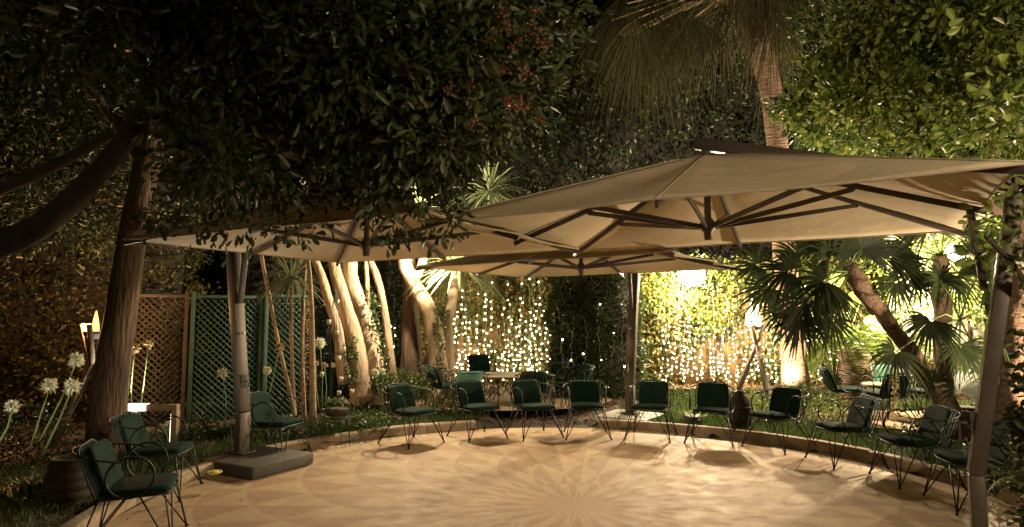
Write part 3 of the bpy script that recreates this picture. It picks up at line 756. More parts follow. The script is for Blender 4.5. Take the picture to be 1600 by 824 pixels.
# ------------------------------------------------------------------ trees, hedges and plants
FS = .9
def plant(name, label, cat, p, group=None):
    return thing(name, label, cat, (p[0], p[1], p[2]), 0, group)
def wpts(lst):                       # (px, py, Y, radius px) -> points, radii
    return [W(a, b, Y) for a, b, Y, r in lst], [r * Y / FPX for a, b, Y, r in lst]
def wtrunk(lst, m, root, name='trunk', n=12, wob=.05, div=3, foot=None):
    P, R = wpts(lst)
    if foot is not None: P = [foot] + P; R = [R[0] * 1.25] + R
    return att(trunk(P, R, m, None, name, n, wob, div), root)
def cloud(root, blobs, m, L, Wd, name='crown', fine=False, sub=.28, down=.15, nsub=14, shell=.5):
    mb = MB()
    for c, r, n in blobs: blob(mb, c, r, n, L, Wd, nsub, fine, sub, down, shell)
    return att(mb.build(name, m), root)

# far, dark backdrop planting
hedge_box('tall_hedge', 'very tall dark hedge rising behind the parasols and the garden wall', (1.5, 16.4, 0), (15, 1.6, 9.6), 0, 52000, .13, M['dark_leaf'], bumps=.35)
hedge_box('tall_hedge', 'dark hedge behind the green lattice panels', (-5.0, 13.0, 0), (5.2, 1.2, 4.2), .15, 13000, .10, M['dark_leaf'], bumps=.25)
hedge_box('leafy_hedge', 'overgrown leafy hedge glowing beside the left torch', (-8.1, 10.1, 0), (5.2, 1.4, 4.6), .32, 26000, .085, M['hedge'], bumps=.28)
hedge_box('clipped_hedge', 'dense dark green hedge block between the two fairy light curtains', (1.72, 12.95, .1), (1.72, 1.05, 3.5), 0, 15000, .075, M['mid_leaf'], bumps=.10)
for i, (x, y, z, lab) in enumerate([(-11, 15, 5.5, 'dark tree high at the far left behind the leafy hedge'), (-5.8, 17, 6.2, 'dark tree above the lattice fence behind the left parasol'),
                                   (-1.0, 19.5, 7.5, 'dark tree behind the middle of the tall hedge'), (9.5, 17.5, 6.8, 'dim tree at the right behind the tall palm'), (14, 14, 6, 'dark tree at the far right beyond the white wall')]):
    t = plant('background_tree', lab, 'tree', (x, y, 0))
    att(trunk([(x, y, 0), (x + .2, y, z * .5), (x - .1, y, z)], [.28, .22, .12], M['darkbark']), t)
    cloud(t, [((x + random.uniform(-1.6, 1.6), y + random.uniform(-.8, .8), z + random.uniform(-2, 2.6)), (1.9, 1.4, 1.5), 1500) for k in range(9)], M['dark_leaf'], .14, .065)

# ivy over the ochre wall
def ivy():
    t = plant('wall_ivy', 'yellowing ivy climbing the ochre wall behind the fairy lights', 'climber', (3.0, 14.6, .15))
    n = 30000; x = rng.uniform(-3.3, 9.2, n * 2); z = rng.random(n * 2) * 3.05 + .1
    f = np.sin(x * 2.1 + np.sin(z * 2.2) * 1.3) + np.sin(z * 3.1 - x * 1.1 + 1) + .7 * np.sin(x * 5.3 + z * 4.7)
    keep = f + .9 * (z - 1.2) + rng.normal(size=n * 2) * .55 > -.6; x, z = x[keep], z[keep]; n = len(x)
    P = np.stack([x, 14.6 - np.abs(rng.normal(size=n)) * .10 - .06 * np.sin(x * 3 + z * 2), z], 1)
    mb = MB(); leaves(mb, P, rng.normal(size=(n, 3)) * .7 + np.array([0, -.45, -.8]), .085 * rng.uniform(.6, 1.3, n), .065, flat=np.array([0, -1.5, 0]))
    att(mb.build('foliage', M['ivy']), t)
    st = MB()
    for k in range(46):
        x0 = random.uniform(-3.2, 9.1); pts = [(x0 + .12 * math.sin(j * .9 + k) + .03 * j * random.uniform(-1, 1), 14.585, .1 + j * .32) for j in range(9)]
        st.tube(pts, [.018 - .0016 * j for j in range(9)], 4)
    att(st.build('vine_stems', M['bark']), t)
ivy()
t = plant('climber', 'climber growing in patches over the whitewashed wall behind the fan palms', 'climber', (9.2, 12.9, .15))
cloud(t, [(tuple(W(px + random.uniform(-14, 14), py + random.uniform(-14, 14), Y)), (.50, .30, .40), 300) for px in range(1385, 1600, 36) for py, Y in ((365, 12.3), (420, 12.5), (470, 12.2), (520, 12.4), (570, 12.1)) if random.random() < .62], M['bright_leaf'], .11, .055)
att(trunk([(9.2, 12.9, .1), (9.3, 12.8, 1.4), (9.2, 12.7, 2.6)], [.05, .04, .02], M['bark'], n=6), t)
# climber round the wall floodlight, its lit look put into the leaf colour
t = plant('climber', 'leafy climber spilling round the wall floodlight, leaves coloured brighter as if lit', 'climber', (3.9, 14.4, .15))
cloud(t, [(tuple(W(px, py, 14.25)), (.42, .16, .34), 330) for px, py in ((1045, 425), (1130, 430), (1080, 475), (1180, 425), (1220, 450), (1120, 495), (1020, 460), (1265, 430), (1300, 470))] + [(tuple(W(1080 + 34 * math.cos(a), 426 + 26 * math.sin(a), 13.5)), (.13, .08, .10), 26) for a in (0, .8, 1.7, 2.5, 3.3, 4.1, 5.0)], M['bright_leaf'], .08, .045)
att(trunk([(3.9, 14.42, .1), (3.8, 14.42, 1.4), (3.9, 14.4, 2.4)], [.04, .03, .02], M['bark'], n=6), t)

# leaning trunk on the left
t = plant('leaning_tree', 'tree with a thick brown leaning trunk between the left torch and the lattice', 'tree', (W(160, 735, 7.7).x, 7.7, .05))
wtrunk([(158, 745, 7.7, 36), (163, 700, 7.7, 29), (173, 600, 7.7, 25), (190, 480, 7.7, 22), (207, 372, 7.7, 20), (232, 240, 7.8, 19), (250, 120, 8.0, 16)], M['bark'], t, n=18, wob=.035, div=4)
for l in ([(225, 260, 7.8, 11), (150, 150, 7.6, 8), (60, 60, 7.3, 5)], [(236, 220, 7.8, 11), (330, 120, 8.2, 8), (430, 40, 8.6, 5)]): wtrunk(l, M['bark'], t, 'limb', 8)
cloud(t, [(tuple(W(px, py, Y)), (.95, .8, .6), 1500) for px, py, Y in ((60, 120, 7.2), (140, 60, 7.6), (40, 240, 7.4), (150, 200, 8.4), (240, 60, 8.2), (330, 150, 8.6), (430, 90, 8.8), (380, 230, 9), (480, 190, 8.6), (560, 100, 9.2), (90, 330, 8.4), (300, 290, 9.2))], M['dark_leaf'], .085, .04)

# foreground flowering tree, its stem just outside the frame on the left
t = plant('flowering_tree', 'dark flowering tree arching over the left foreground with red blossoms', 'tree', (-3.25, 2.5, .05))
P, R = wpts([(-40, 400, 2.7, 23), (50, 362, 2.75, 20), (120, 305, 2.85, 18), (180, 240, 2.95, 16), (225, 170, 3.05, 14), (255, 90, 3.2, 12), (275, -30, 3.4, 10)])
att(trunk([(-3.25, 2.5, 0), (-3.15, 2.55, .9), (-2.85, 2.6, 1.6)] + P, [.13, .11, .09] + R, M['darkbark'], None, 'trunk', 14, .04, 4), t)
wtrunk([(-40, 310, 3.0, 10), (50, 275, 3.0, 9), (130, 235, 3.05, 8), (205, 190, 3.05, 7)], M['darkbark'], t, 'limb', 9)
for l in ([(262, 70, 3.2, 9), (400, 20, 3.4, 7), (560, 40, 3.6, 5), (700, 70, 3.7, 3)], [(250, 120, 3.1, 8), (340, 180, 3.5, 6), (430, 240, 3.9, 5), (520, 310, 4.2, 3)], [(560, 40, 3.6, 4), (620, 150, 3.6, 3), (680, 250, 3.6, 2)],
          [(225, 170, 3.05, 7), (290, 230, 3.3, 4), (330, 330, 3.9, 3)]): wtrunk(l, M['darkbark'], t, 'branch', 6)
fb = [(770, 30, 3.6, .38), (835, 40, 3.8, .33), (700, 80, 3.5, .40), (805, 120, 3.7, .34), (740, 170, 3.6, .32), (690, 215, 3.5, .28), (620, 50, 3.3, .42), (540, 30, 3.2, .42), (570, 150, 3.4, .38), (640, 255, 4.0, .28),
      (590, 275, 4.2, .20), (670, 295, 4.1, .17), (480, 120, 3.6, .42), (420, 200, 3.7, .40), (520, 210, 3.9, .36), (450, 255, 4.4, .26), (360, 240, 3.9, .30), (330, 230, 3.3, .22), (290, 180, 3.0, .18), (330, 110, 3.2, .3),
      (400, 60, 3.2, .4), (200, 30, 3.0, .32), (90, 20, 3.0, .33), (300, 20, 3.1, .33), (545, 265, 4.5, .25), (385, 265, 4.4, .22), (650, 190, 3.8, .34), (720, 250, 4.0, .18), (290, 265, 4.1, .20)]
mb = MB()
for px, py, Y, r in fb: blob(mb, W(px, py, Y), (r, r * 1.1, r * .9), int(3300 * r * r) + 60, .086, .036, 9, True, .34, .25, .35)
for px, py, Y, r in ((240, 345, 4.4, .12), (330, 352, 4.5, .12), (400, 358, 4.6, .14), (470, 356, 4.6, .12), (690, 352, 4.2, .10), (610, 362, 4.4, .08)): blob(mb, W(px, py, Y), (r * 1.4, r, r), 60, .075, .034, 5, True, .4, .6, .3)
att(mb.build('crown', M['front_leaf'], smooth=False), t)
def twigs(bl, root, k, r0=.004):
    tw = MB()
    for px, py, Y, r in bl:
        c = W(px, py, Y); hub_ = c + Vector((random.uniform(-.5, .5), random.uniform(0, .6), random.uniform(.3, .8))) * r * 1.3
        for i in range(k):
            e = c + Vector(unit(rng.normal(size=3))) * r * random.uniform(.6, 1.05); m_ = (hub_ + e) / 2 + Vector((random.uniform(-.1, .1), 0, random.uniform(-.05, .1))) * r * 2
            tw.tube([hub_, m_, e], [r0 * 1.6, r0, r0 * .5], 4)
    att(tw.build('twigs', M['darkbark']), root)
twigs(fb, t, 7)
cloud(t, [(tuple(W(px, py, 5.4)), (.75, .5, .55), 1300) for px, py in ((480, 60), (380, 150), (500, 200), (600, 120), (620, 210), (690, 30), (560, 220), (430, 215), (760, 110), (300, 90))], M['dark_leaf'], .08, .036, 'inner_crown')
fm = MB()
blob(fm, (0, 0, 0), .020, 34, .020, .012, 5, False, .5)
fme = fm.mesh('flower'); fme.materials.append(M['redflower'])
fl_px = [(790, 20), (793, 40), (812, 60), (805, 75), (765, 110), (783, 108), (792, 155), (797, 165), (815, 165), (720, 35), (670, 25), (690, 62), (595, 60), (640, 108), (585, 95), (838, 45), (838, 15), (846, 185), (740, 190), (850, 70), (770, 60), (818, 110), (630, 112), (660, 160), (735, 130), (700, 140)]
for px, py in fl_px:
    o = bpy.data.objects.new('flower', fme); COL.objects.link(o); o.location = W(px, py, 3.28 + .0 * px); o.rotation_euler = (random.random() * 3, random.random() * 3, 0); o.scale = [random.uniform(.7, 1.2)] * 3; att(o, t)

# upper right broadleaf tree
t = plant('broadleaf_tree', 'lit green broadleaf tree filling the upper right corner over the parasol', 'tree', (8.2, 9.6, .1))
att(trunk([(8.2, 9.6, .05), (8.1, 9.5, 1.6), (7.6, 9.2, 3.0), (6.8, 8.8, 4.4), (6.2, 8.4, 5.6)], [.20, .17, .14, .11, .07], M['bark']), t)
for l in ([(1560, 330, 8.6, 10), (1480, 240, 8.2, 7), (1400, 150, 8.0, 5), (1330, 80, 8.0, 3)], [(1590, 240, 7.6, 9), (1540, 150, 7.2, 6), (1500, 50, 7, 4)], [(1450, 170, 8.1, 5), (1380, 190, 7.8, 4), (1290, 185, 7.8, 2)], [(1600, 120, 7, 6), (1640, 0, 6.6, 5)]):
    wtrunk(l, M['bark'], t, 'limb', 7)
bb = [(1330, 50, 8.6, .75), (1430, 60, 8.2, .8), (1540, 50, 7.6, .8), (1600, 120, 7.0, .7), (1390, 150, 8.2, .7), (1480, 150, 7.8, .7), (1320, 160, 8.4, .6), (1560, 190, 7.2, .6), (1440, 210, 8.2, .55), (1350, 215, 8.8, .5), (1280, 120, 9.0, .5), (1280, 200, 9.2, .4), (1600, 230, 6.8, .4), (1380, 10, 8, .7), (1500, -10, 7.4, .7), (1240, 170, 9.6, .35)]
twigs(bb, t, 7, .007)
cloud(t, [(tuple(W(px, py, Y)), (r, r * .9, r * .8), int(1500 * r * r) + 100) for px, py, Y, r in bb], M['mid_leaf'], .105, .055, sub=.17, nsub=22)
cloud(t, [(tuple(W(px, py, Y - .9)), (r * .6, r * .5, r * .5), int(900 * r * r) + 40) for px, py, Y, r in bb], M['bright_leaf'], .11, .062, 'near_foliage', True, sub=.3, shell=.2)  # second set of leaves in a brighter green, nearer the camera

# near shrub at the right edge, round the parasol post
t = plant('glossy_shrub', 'glossy green shrub leaning into the right edge around the parasol post', 'shrub', (4.15, 4.7, 0))
for l in ([(1670, 900, 4.7, 14), (1640, 700, 4.6, 10), (1630, 560, 4.5, 8), (1600, 440, 4.3, 5), (1540, 370, 4.2, 3)], [(1630, 560, 4.5, 6), (1630, 400, 4.4, 5), (1600, 250, 4.3, 3)]): wtrunk(l, M['darkbark'], t, 'stem', 7)
cloud(t, [(tuple(W(px, py, Y)), (r, r, r * a), n) for px, py, Y, r, a, n in ((1650, 740, 4.4, .20, 1.2, 330), (1625, 660, 4.6, .15, 1.1, 240), (1640, 600, 4.5, .17, 1.2, 220), (1635, 520, 4.5, .15, 1.2, 130), (1650, 800, 4.5, .22, 1, 260))], M['front_leaf'], .085, .042, 'lower_foliage', True)
cloud(t, [(tuple(W(px, py, Y)), (r, r, r * .8), n) for px, py, Y, r, n in ((1600, 370, 4.2, .17, 70), (1545, 345, 4.2, .09, 18), (1600, 420, 4.2, .10, 30), (1535, 400, 4.2, .07, 12), (1605, 300, 4.2, .15, 40), (1590, 200, 4.0, .18, 50), (1560, 160, 4.1, .10, 22), (1600, 120, 4.0, .16, 40), (1520, 30, 4.2, .08, 10), (1590, 255, 4.1, .10, 20))], M['bright_leaf'], .088, .048, 'upper_foliage', True, sub=.5)
t = plant('drooping_shrub', 'low dark shrub with long grey leaves at the bottom right edge', 'shrub', (4.0, 5.0, 0)); mb = MB()
swords(mb, W(1600, 745, 5.0), .30, 26, .035, .1, .7); att(mb.build('foliage', M['sword']), t)

# tall fan palm
t = plant('tall_palm', 'tall palm with an uplit trunk and a shaggy skirt of hanging fronds', 'palm tree', (W(1243, 612, 13).x, 13, .2))
wtrunk([(1244, 622, 13, 22), (1241, 560, 13, 19), (1233, 480, 13, 17), (1226, 400, 13, 17), (1214, 215, 13, 16), (1200, 120, 13, 17), (1186, 70, 13, 22), (1184, 20, 13, 22), (1180, -20, 13, 15)], M['palmbark'], t, n=18, wob=.05, div=8)
mb = MB(); pt = MB(); hub = W(1184, 0, 13)
for k in range(44):
    a = TAU * k / 44 + random.uniform(-.12, .12); el = random.uniform(-.15, .6) if math.sin(a) > -.2 else random.uniform(.25, .7); L = random.uniform(1.3, 2.3) * (.55 if math.sin(a) < -.2 else 1)
    d = Vector((math.cos(a) * math.cos(el), math.sin(a) * math.cos(el), math.sin(el)))
    e = hub + d * L + Vector((0, 0, .15 - .18 * L)); ax = (d + Vector((0, 0, -.9))).normalized()
    pt.tube([hub, hub + d * L * .5 + Vector((0, 0, .1)), e], [.03, .022, .014], 5)
    fan(mb, e, ax, (d.x * .6, d.y * .6, 1.1), random.uniform(.9, 1.25), 26, 95, .028, random.uniform(.7, 1.3))
for k in range(22):                                    # long thatch hanging towards the left
    e = W(random.uniform(945, 1125), random.uniform(-20, 60), random.uniform(12.2, 13.6))
    fan(mb, e, (random.uniform(-.5, .3), random.uniform(-.3, .3), -1), (random.uniform(-1, 1), -1, .2), random.uniform(1.0, 1.7), 30, 50, .018, .5, .25)
    pt.tube([hub, (hub + e) / 2 + Vector((0, 0, .35)), e], [.03, .022, .014], 5)
for k in range(20):
    e = W(random.uniform(1140, 1300), random.uniform(-60, 40) - (30 if k < 8 else 0), random.uniform(12.2, 12.9))
    fan(mb, e, (random.uniform(-.3, .4), random.uniform(-.3, .3), -1), (random.uniform(-1, 1), -1, .2), random.uniform(.9, 1.4), 28, 50, .018, .5, .25)
att(mb.build('fronds', M['skirt']), t); att(pt.build('leaf_stalks', M['cane']), t)

# fan palms on the right
def fanpalm(label, tr, head, fans, bark, base, m='fan', extra=()):
    t = plant('fan_palm', label, 'palm tree', base)
    if tr: wtrunk(tr, bark, t, n=14, wob=.16, div=6)
    mb = MB(); st = MB()
    for px, py, Y, R, dx, dy, dz in fans:
        e = W(px, py, Y); h = W(*head)
        ax = Vector((dx, dy, dz)).normalized(); st.tube([h, (h + e) / 2 + Vector((0, 0, .07)), e], [.014, .010, .008], 5)
        up = Vector((random.uniform(-.25, .25), -1.0, .55)) if abs(dy) < .7 else Vector((0, 0, 1))
        fan(mb, e, ax, up, R * FS, random.randint(22, 28), random.uniform(95, 130), .040 * R / .5 * FS, random.uniform(.15, .5), .15)
    att(mb.build('fronds', M[m]), t); att(st.build('leaf_stalks', M['stem']), t); return t
fanpalm('leaning fan palm whose shaggy trunk slants from the kerb up to the left', [(1520, 705, 8.7, 20), (1490, 655, 8.6, 17), (1450, 590, 8.5, 14), (1412, 535, 8.4, 11), (1370, 480, 8.2, 11), (1340, 440, 8.1, 14), (1325, 415, 8.1, 10)], (1326, 425, 8.1),
        [(1262, 470, 7.7, .62, -.6, -.2, -.8), (1290, 440, 7.6, .60, -.9, -.3, -.2), (1235, 425, 8.0, .62, -1, 0, .1), (1300, 400, 8.2, .55, -.5, 0, .9), (1345, 390, 8.0, .55, .2, 0, 1), (1390, 405, 7.9, .55, .8, -.2, .5),
         (1200, 450, 8.5, .55, -.8, 0, -.5), (1300, 500, 7.8, .45, -.5, -.3, -1), (1250, 400, 8.7, .6, -.6, .2, .5), (1420, 430, 8.5, .5, 1, 0, .1), (1185, 415, 8.8, .55, -1, 0, .2), (1225, 485, 8.2, .5, -.5, -.3, -1), (1250, 500, 7.9, .5, -.2, -.3, -1), (1280, 380, 8.4, .5, -.4, .2, .8), (1360, 385, 8.6, .5, .5, .2, .9), (1300, 455, 7.6, .5, -.7, -.5, -.6)],
        M['fibre'], (W(1512, 690, 8.65).x, 8.65, .09))
fanpalm('fan palm with a broad dark leaf hanging over the sandy patch', [(1590, 720, 7.4, 26), (1580, 640, 7.4, 22), (1580, 560, 7.5, 20), (1586, 470, 7.6, 18), (1592, 420, 7.6, 12)], (1500, 500, 7.7),
        [(1400, 550, 7.4, .46, -.6, -.3, -.7), (1455, 500, 7.5, .50, -.5, -.3, -.6), (1500, 540, 7.6, .50, .1, -.3, -.9), (1545, 500, 7.6, .5, .8, -.1, -.3),
         (1470, 440, 8.0, .55, -.3, 0, .9), (1530, 430, 8.0, .55, .4, 0, .9), (1460, 600, 8.0, .45, -.5, -.2, .5), (1500, 610, 8.0, .5, .1, 0, 1), (1540, 590, 8.0, .45, .7, 0, .6)],
        M['fibre'], (W(1590, 720, 7.4).x, 7.4, .09))
fanpalm('small fan palm close to the dazzling floodlight, its leaves standing out against the glare', [(1475, 640, 9.6, 14), (1474, 540, 9.6, 12), (1470, 450, 9.6, 12), (1468, 400, 9.6, 10)], (1470, 400, 9.6),
        [(1420, 385, 9.5, .62, -1, 0, .2), (1450, 360, 9.6, .6, -.4, 0, 1), (1500, 365, 9.6, .6, .4, 0, 1), (1520, 400, 9.5, .6, 1, 0, .1), (1440, 420, 9.4, .6, -.7, 0, -.6), (1495, 430, 9.4, .6, .5, 0, -.8), (1540, 450, 9.3, .5, .7, 0, -.6), (1400, 440, 9.5, .5, -.8, 0, -.5), (1370, 390, 9.8, .6, -1, 0, .3), (1545, 400, 9.6, .6, 1, 0, .5), (1560, 500, 9.3, .5, .9, 0, -.2), (1480, 350, 9.7, .6, 0, 0, 1)],
        M['fibre'], (W(1475, 640, 9.6).x, 9.6, .1))
# cycad with a thick patterned trunk, feather leaves
t = plant('cycad', 'cycad with a short thick scaly trunk and bright feather leaves behind the side facing chair', 'plant', (W(1342, 640, 11.6).x, 11.6, .15))
wtrunk([(1346, 640, 11.6, 27), (1342, 600, 11.6, 27), (1338, 570, 11.6, 24), (1332, 545, 11.6, 17)], M['palmbark'], t, n=18, wob=.10, div=7)
mb = MB(); h = W(1334, 540, 11.6)
for k in range(22):
    a = TAU * k / 22 + random.uniform(-.1, .1); el = random.uniform(.3, 1.2); L = random.uniform(.9, 1.5); prevp = h; P = []; Dd = []; Ls = []
    for j in range(1, 27):
        s = j / 26; q = h + Vector((math.cos(a) * math.cos(el) * L * s, math.sin(a) * math.cos(el) * L * s, math.sin(el) * L * s - .75 * L * s * s))
        tdir = (q - prevp).normalized(); sd = tdir.cross(Vector((0, 0, 1))).normalized(); prevp = q
        for sg in (-1, 1): P.append(q); Dd.append(sd * sg + tdir * .5 + Vector((0, 0, .15))); Ls.append(.24 * math.sin(PI * min(.97, s * .85 + .12)) + .02)
    leaves(mb, np.array(P), np.array(Dd), np.array(Ls), .022, .1)
att(mb.build('fronds', M['broad']), t)
t = plant('broad_leaved_plant', 'plant with big pale broad leaves glowing in front of the right fairy lights', 'plant', (W(1300, 600, 12.2).x, 12.2, .2)); mb = MB(); st = MB(); b0 = W(1305, 610, 12.2)
for px, py, dx, dz in ((1290, 520, -.6, -.9), (1310, 500, -.3, -.7), (1330, 480, .1, .7), (1300, 470, -.5, .5), (1285, 495, -1, -.1), (1325, 510, .4, -.9), (1345, 470, .8, .3), (1320, 540, 0, -1), (1280, 545, -.7, -.8), (1305, 450, -.1, 1), (1350, 500, .9, -.4), (1335, 455, .4, .8)):
    e = W(px, py, 12.2 + random.uniform(-.2, .2)); st.tube([b0, (b0 + e) / 2 + Vector((0, .05, .1)), e], [.018, .012, .008], 5)
    d = np.array([dx, -.25, dz]); d = d / np.linalg.norm(d); nn = np.array([.1, -1, .4]); s = np.cross(d, nn); s /= np.linalg.norm(s); nn = np.cross(s, d); V = []; K = 7; L = random.uniform(.36, .5)
    for j in range(K + 1):
        q = j / K; w = L * .36 * math.sin(PI * min(1, q * .92 + .08)) ** .7 * (1 + .12 * (j % 2)); c = np.array(e) + d * L * q + np.array([0, 0, -.12 * q * q]); V += [c - s * w + nn * w * .25, c, c + s * w + nn * w * .25]
    mb.add(V, [(j * 3 + m, j * 3 + m + 1, j * 3 + m + 4, j * 3 + m + 3) for j in range(K) for m in (0, 1)])
att(mb.build('leaves', M['broad'], smooth=False), t); att(st.build('leaf_stalks', M['stem']), t)

# pale trunked ficus and yucca group
def multi(label, base, trunks, m=M['ficus'], heads=(), name='ficus_tree', cat='tree', sl=.62):
    t = plant(name, label, cat, base)
    for l in trunks: wtrunk([(a, b, Y, r * sl) for a, b, Y, r in l], m, t, 'trunk', 16, .05, 5)
    if heads:
        mb = MB()
        for px, py, Y, R, n, w in heads: swords(mb, W(px, py, Y), R, n, w, .1, .55)
        att(mb.build('crown', M['sword']), t)
    return t
Z = lambda px, py, Y: (W(px, py, Y).x, Y, .1)
multi('pale twin trunked tree with ivy on one stem directly behind the tealight stand', Z(570, 615, 11.4),
      [[(566, 628, 11.2, 30), (556, 545, 11.2, 24), (538, 475, 11.2, 19), (522, 415, 11.3, 14), (512, 340, 11.4, 12), (500, 250, 11.5, 8)], [(592, 628, 11.5, 34), (580, 545, 11.5, 24), (566, 490, 11.5, 20), (549, 440, 11.5, 19), (545, 395, 11.5, 17), (528, 330, 11.5, 13), (520, 250, 11.6, 9)],
       [(538, 600, 11.0, 16), (528, 520, 11.0, 13), (512, 465, 11.0, 12), (502, 430, 11.0, 10), (487, 392, 11.0, 9), (470, 340, 11, 7)]], heads=[(500, 240, 11.5, .8, 60, .04), (470, 320, 11, .7, 50, .04)])
multi('slim pale trunk curving up right of the twin trunks, strung with a few fairy lights', Z(612, 600, 12.0), [[(618, 615, 12.0, 12), (608, 540, 12.0, 10), (600, 480, 12.0, 9), (588, 430, 12.0, 9), (574, 395, 12.0, 8), (560, 330, 12, 7)], [(598, 610, 12, 8), (590, 540, 12, 8), (576, 480, 12, 6), (572, 400, 12, 6), (570, 330, 12, 5)]], heads=[(565, 320, 12, .7, 50, .04)])
multi('thick shaded trunk between the slim pale trunk and the brightly lit one', Z(643, 605, 12.4), [[(645, 625, 12.4, 40), (644, 570, 12.4, 29), (642, 500, 12.4, 22), (640, 440, 12.4, 17), (638, 330, 12.4, 14)]], M['bark'])
multi('brightly lit forked yucca trunk beside the left fairy light curtain with spiky leaves', Z(692, 605, 11.9),
      [[(690, 628, 11.8, 34), (684, 560, 11.8, 22), (678, 510, 11.8, 20), (662, 468, 11.8, 19), (642, 435, 11.8, 17), (632, 405, 11.8, 17), (640, 360, 11.8, 14)], [(702, 620, 12.1, 22), (700, 560, 12.1, 16), (700, 510, 12.1, 13), (708, 460, 12.1, 12), (712, 415, 12.1, 10), (716, 350, 12.1, 8)], [(648, 440, 11.75, 11), (660, 410, 11.75, 11), (664, 370, 11.8, 9)]],
      heads=[(716, 415, 11.5, 1.0, 130, .06), (765, 300, 12.3, 1.0, 90, .045), (655, 330, 11.9, .8, 60, .04)], name='yucca_tree')
t = plant('trunk_ivy', 'dark ivy creeping up the pale trunks and over their roots', 'climber', (-2.2, 11.3, .12)); mb = MB()
for path in ([(590, 600, 11.1), (600, 560, 11.2), (588, 520, 11.25), (582, 480, 11.25), (575, 455, 11.25)], [(545, 600, 10.9), (552, 560, 10.95), (548, 530, 10.95)], [(692, 590, 11.6), (686, 540, 11.55), (690, 500, 11.7), (688, 470, 11.8)], [(620, 600, 12.0), (660, 600, 11.9), (665, 560, 12)]):
    for (a, b, c), (d, e, f) in zip(path[:-1], path[1:]):
        for k in range(7):
            s = k / 7; blob(mb, W(a + (d - a) * s, b + (e - b) * s, c + (f - c) * s), (.09, .05, .1), 22, .05, .04, 4)
for px in range(590, 680, 9): blob(mb, W(px, 606 + random.uniform(-14, 6), 11.2), (.16, .25, .14), 110, .06, .045, 6)
att(mb.build('foliage', M['mid_leaf']), t)
multi('clump of thin cane stemmed dracaenas with a spiky head against the green lattice', Z(465, 640, 9.5),
      [[(462, 662, 9.3, 7), (452, 610, 9.3, 6), (436, 540, 9.3, 5), (420, 460, 9.4, 5), (408, 395, 9.4, 5), (400, 330, 9.5, 4)], [(462, 662, 9.5, 6), (458, 600, 9.5, 5), (455, 520, 9.5, 5), (456, 450, 9.5, 5)], [(476, 662, 9.6, 7), (472, 560, 9.6, 6), (474, 470, 9.6, 5), (478, 395, 9.6, 5), (484, 320, 9.6, 4)], [(489, 664, 9.3, 11), (488, 560, 9.3, 8), (486, 470, 9.3, 7), (480, 395, 9.3, 6), (470, 300, 9.3, 6)]],
      M['cane'], heads=[(456, 436, 9.5, .62, 130, .022), (398, 345, 9.5, .55, 80, .02), (484, 330, 9.6, .55, 80, .02)], name='dracaena', cat='plant', sl=.55)
t = plant('dry_seed_stalk', 'long dry seed stalk hanging among the dracaena canes', 'plant', tuple(W(478, 490, 9.2))); mb = MB()
for k in range(60):
    s = k / 60; blob(mb, W(479 - 3 * s - 9 * max(0, s - .7) * 3, 470 + 180 * s, 9.15), (.035, .035, .02), 7, .035, .012, 3)
att(mb.build('seed_stalk', M['dry']), t)
t = plant('dry_seed_stalk', 'dry shaggy seed stalk hanging below the palm leaf before the sandy patch', 'plant', tuple(W(1402, 590, 7.9))); mb = MB()
for k in range(50):
    s = k / 50; blob(mb, W(1400 - 3 * s, 575 + 85 * s, 7.85), (.03, .03, .02), 7, .03, .012, 3)
att(mb.build('seed_stalk', M['dry']), t)

# globe headed flowers
def flower(label, px, py, bx, by, Y, r=.075, dry=False, n=120):
    r *= random.uniform(.82, 1.12); n = int(n * random.uniform(.6, 1.1)); hd = W(px, py, Y); b = W(bx, by, Y); t = plant('globe_flower', label, 'flower', (b.x, b.y, b.z), 'tall globe headed flowers')
    mid = (hd + b) / 2 + Vector((random.uniform(-.03, .03), 0, 0))
    att(MB().tube([b, b.lerp(mid, .5), mid, mid.lerp(hd, .55), hd], [.008, .0075, .007, .006, .005], 6).build('flower_stem', M['stem'], smooth=True), t)
    mb = MB(); Dn = unit(rng.normal(size=(n, 3)) + np.array([random.uniform(-.4, .4), 0, random.uniform(.1, .9)])); P = np.array(hd) + Dn * r * .35
    leaves(mb, P, Dn + rng.normal(size=(n, 3)) * .35, r * rng.uniform(.35, .8, n), r * .24, .3, fine=False)
    for k in range(16):
        d = Vector(unit(rng.normal(size=3) + np.array([0, 0, .3]))); mb.tube([hd, hd + d * r * .7], .0018, 3)
    att(mb.build('flower_head', M['dry'] if dry else M['petal']), t)
for a in [('white flower head on the tallest stem of the left clump', 120, 563, 62, 690, 6.0, .085), ('brightest white flower head of the left clump, on a bent stem', 114, 604, 66, 712, 5.7, .085), ('white flower head left of the brightest one', 78, 604, 48, 700, 5.9, .08),
          ('small white flower head at the far left edge', 20, 636, -6, 700, 5.7, .07), ('dry ochre flower head left of its twin above the arch lamp', 210, 546, 206, 662, 8.5, .085, True), ('dry ochre flower head right of its twin above the arch lamp', 232, 539, 216, 662, 8.5, .08, True),
          ('pale flower head just left of the left parasol post', 348, 585, 352, 668, 8.9, .09), ('big dry flower head crossing the thin cane trunk', 437, 543, 412, 650, 8.7, .085, True), ('pale flower head behind the dim left chair', 417, 580, 408, 655, 8.7, .08),
          ('yellowish flower head left of the tealight stand', 500, 537, 503, 640, 9.7, .10), ('small seed head low in front of the tealight stand', 494, 568, 498, 640, 9.6, .06, True), ('slim seed head beside the tealight stand rods', 507, 572, 508, 640, 9.5, .06, True),
          ('left one of the two round white flower heads behind the single chair', 586, 583, 594, 640, 9.9, .07), ('right one of the two round white flower heads behind the single chair', 598, 581, 598, 640, 9.9, .065)]: flower(*a)
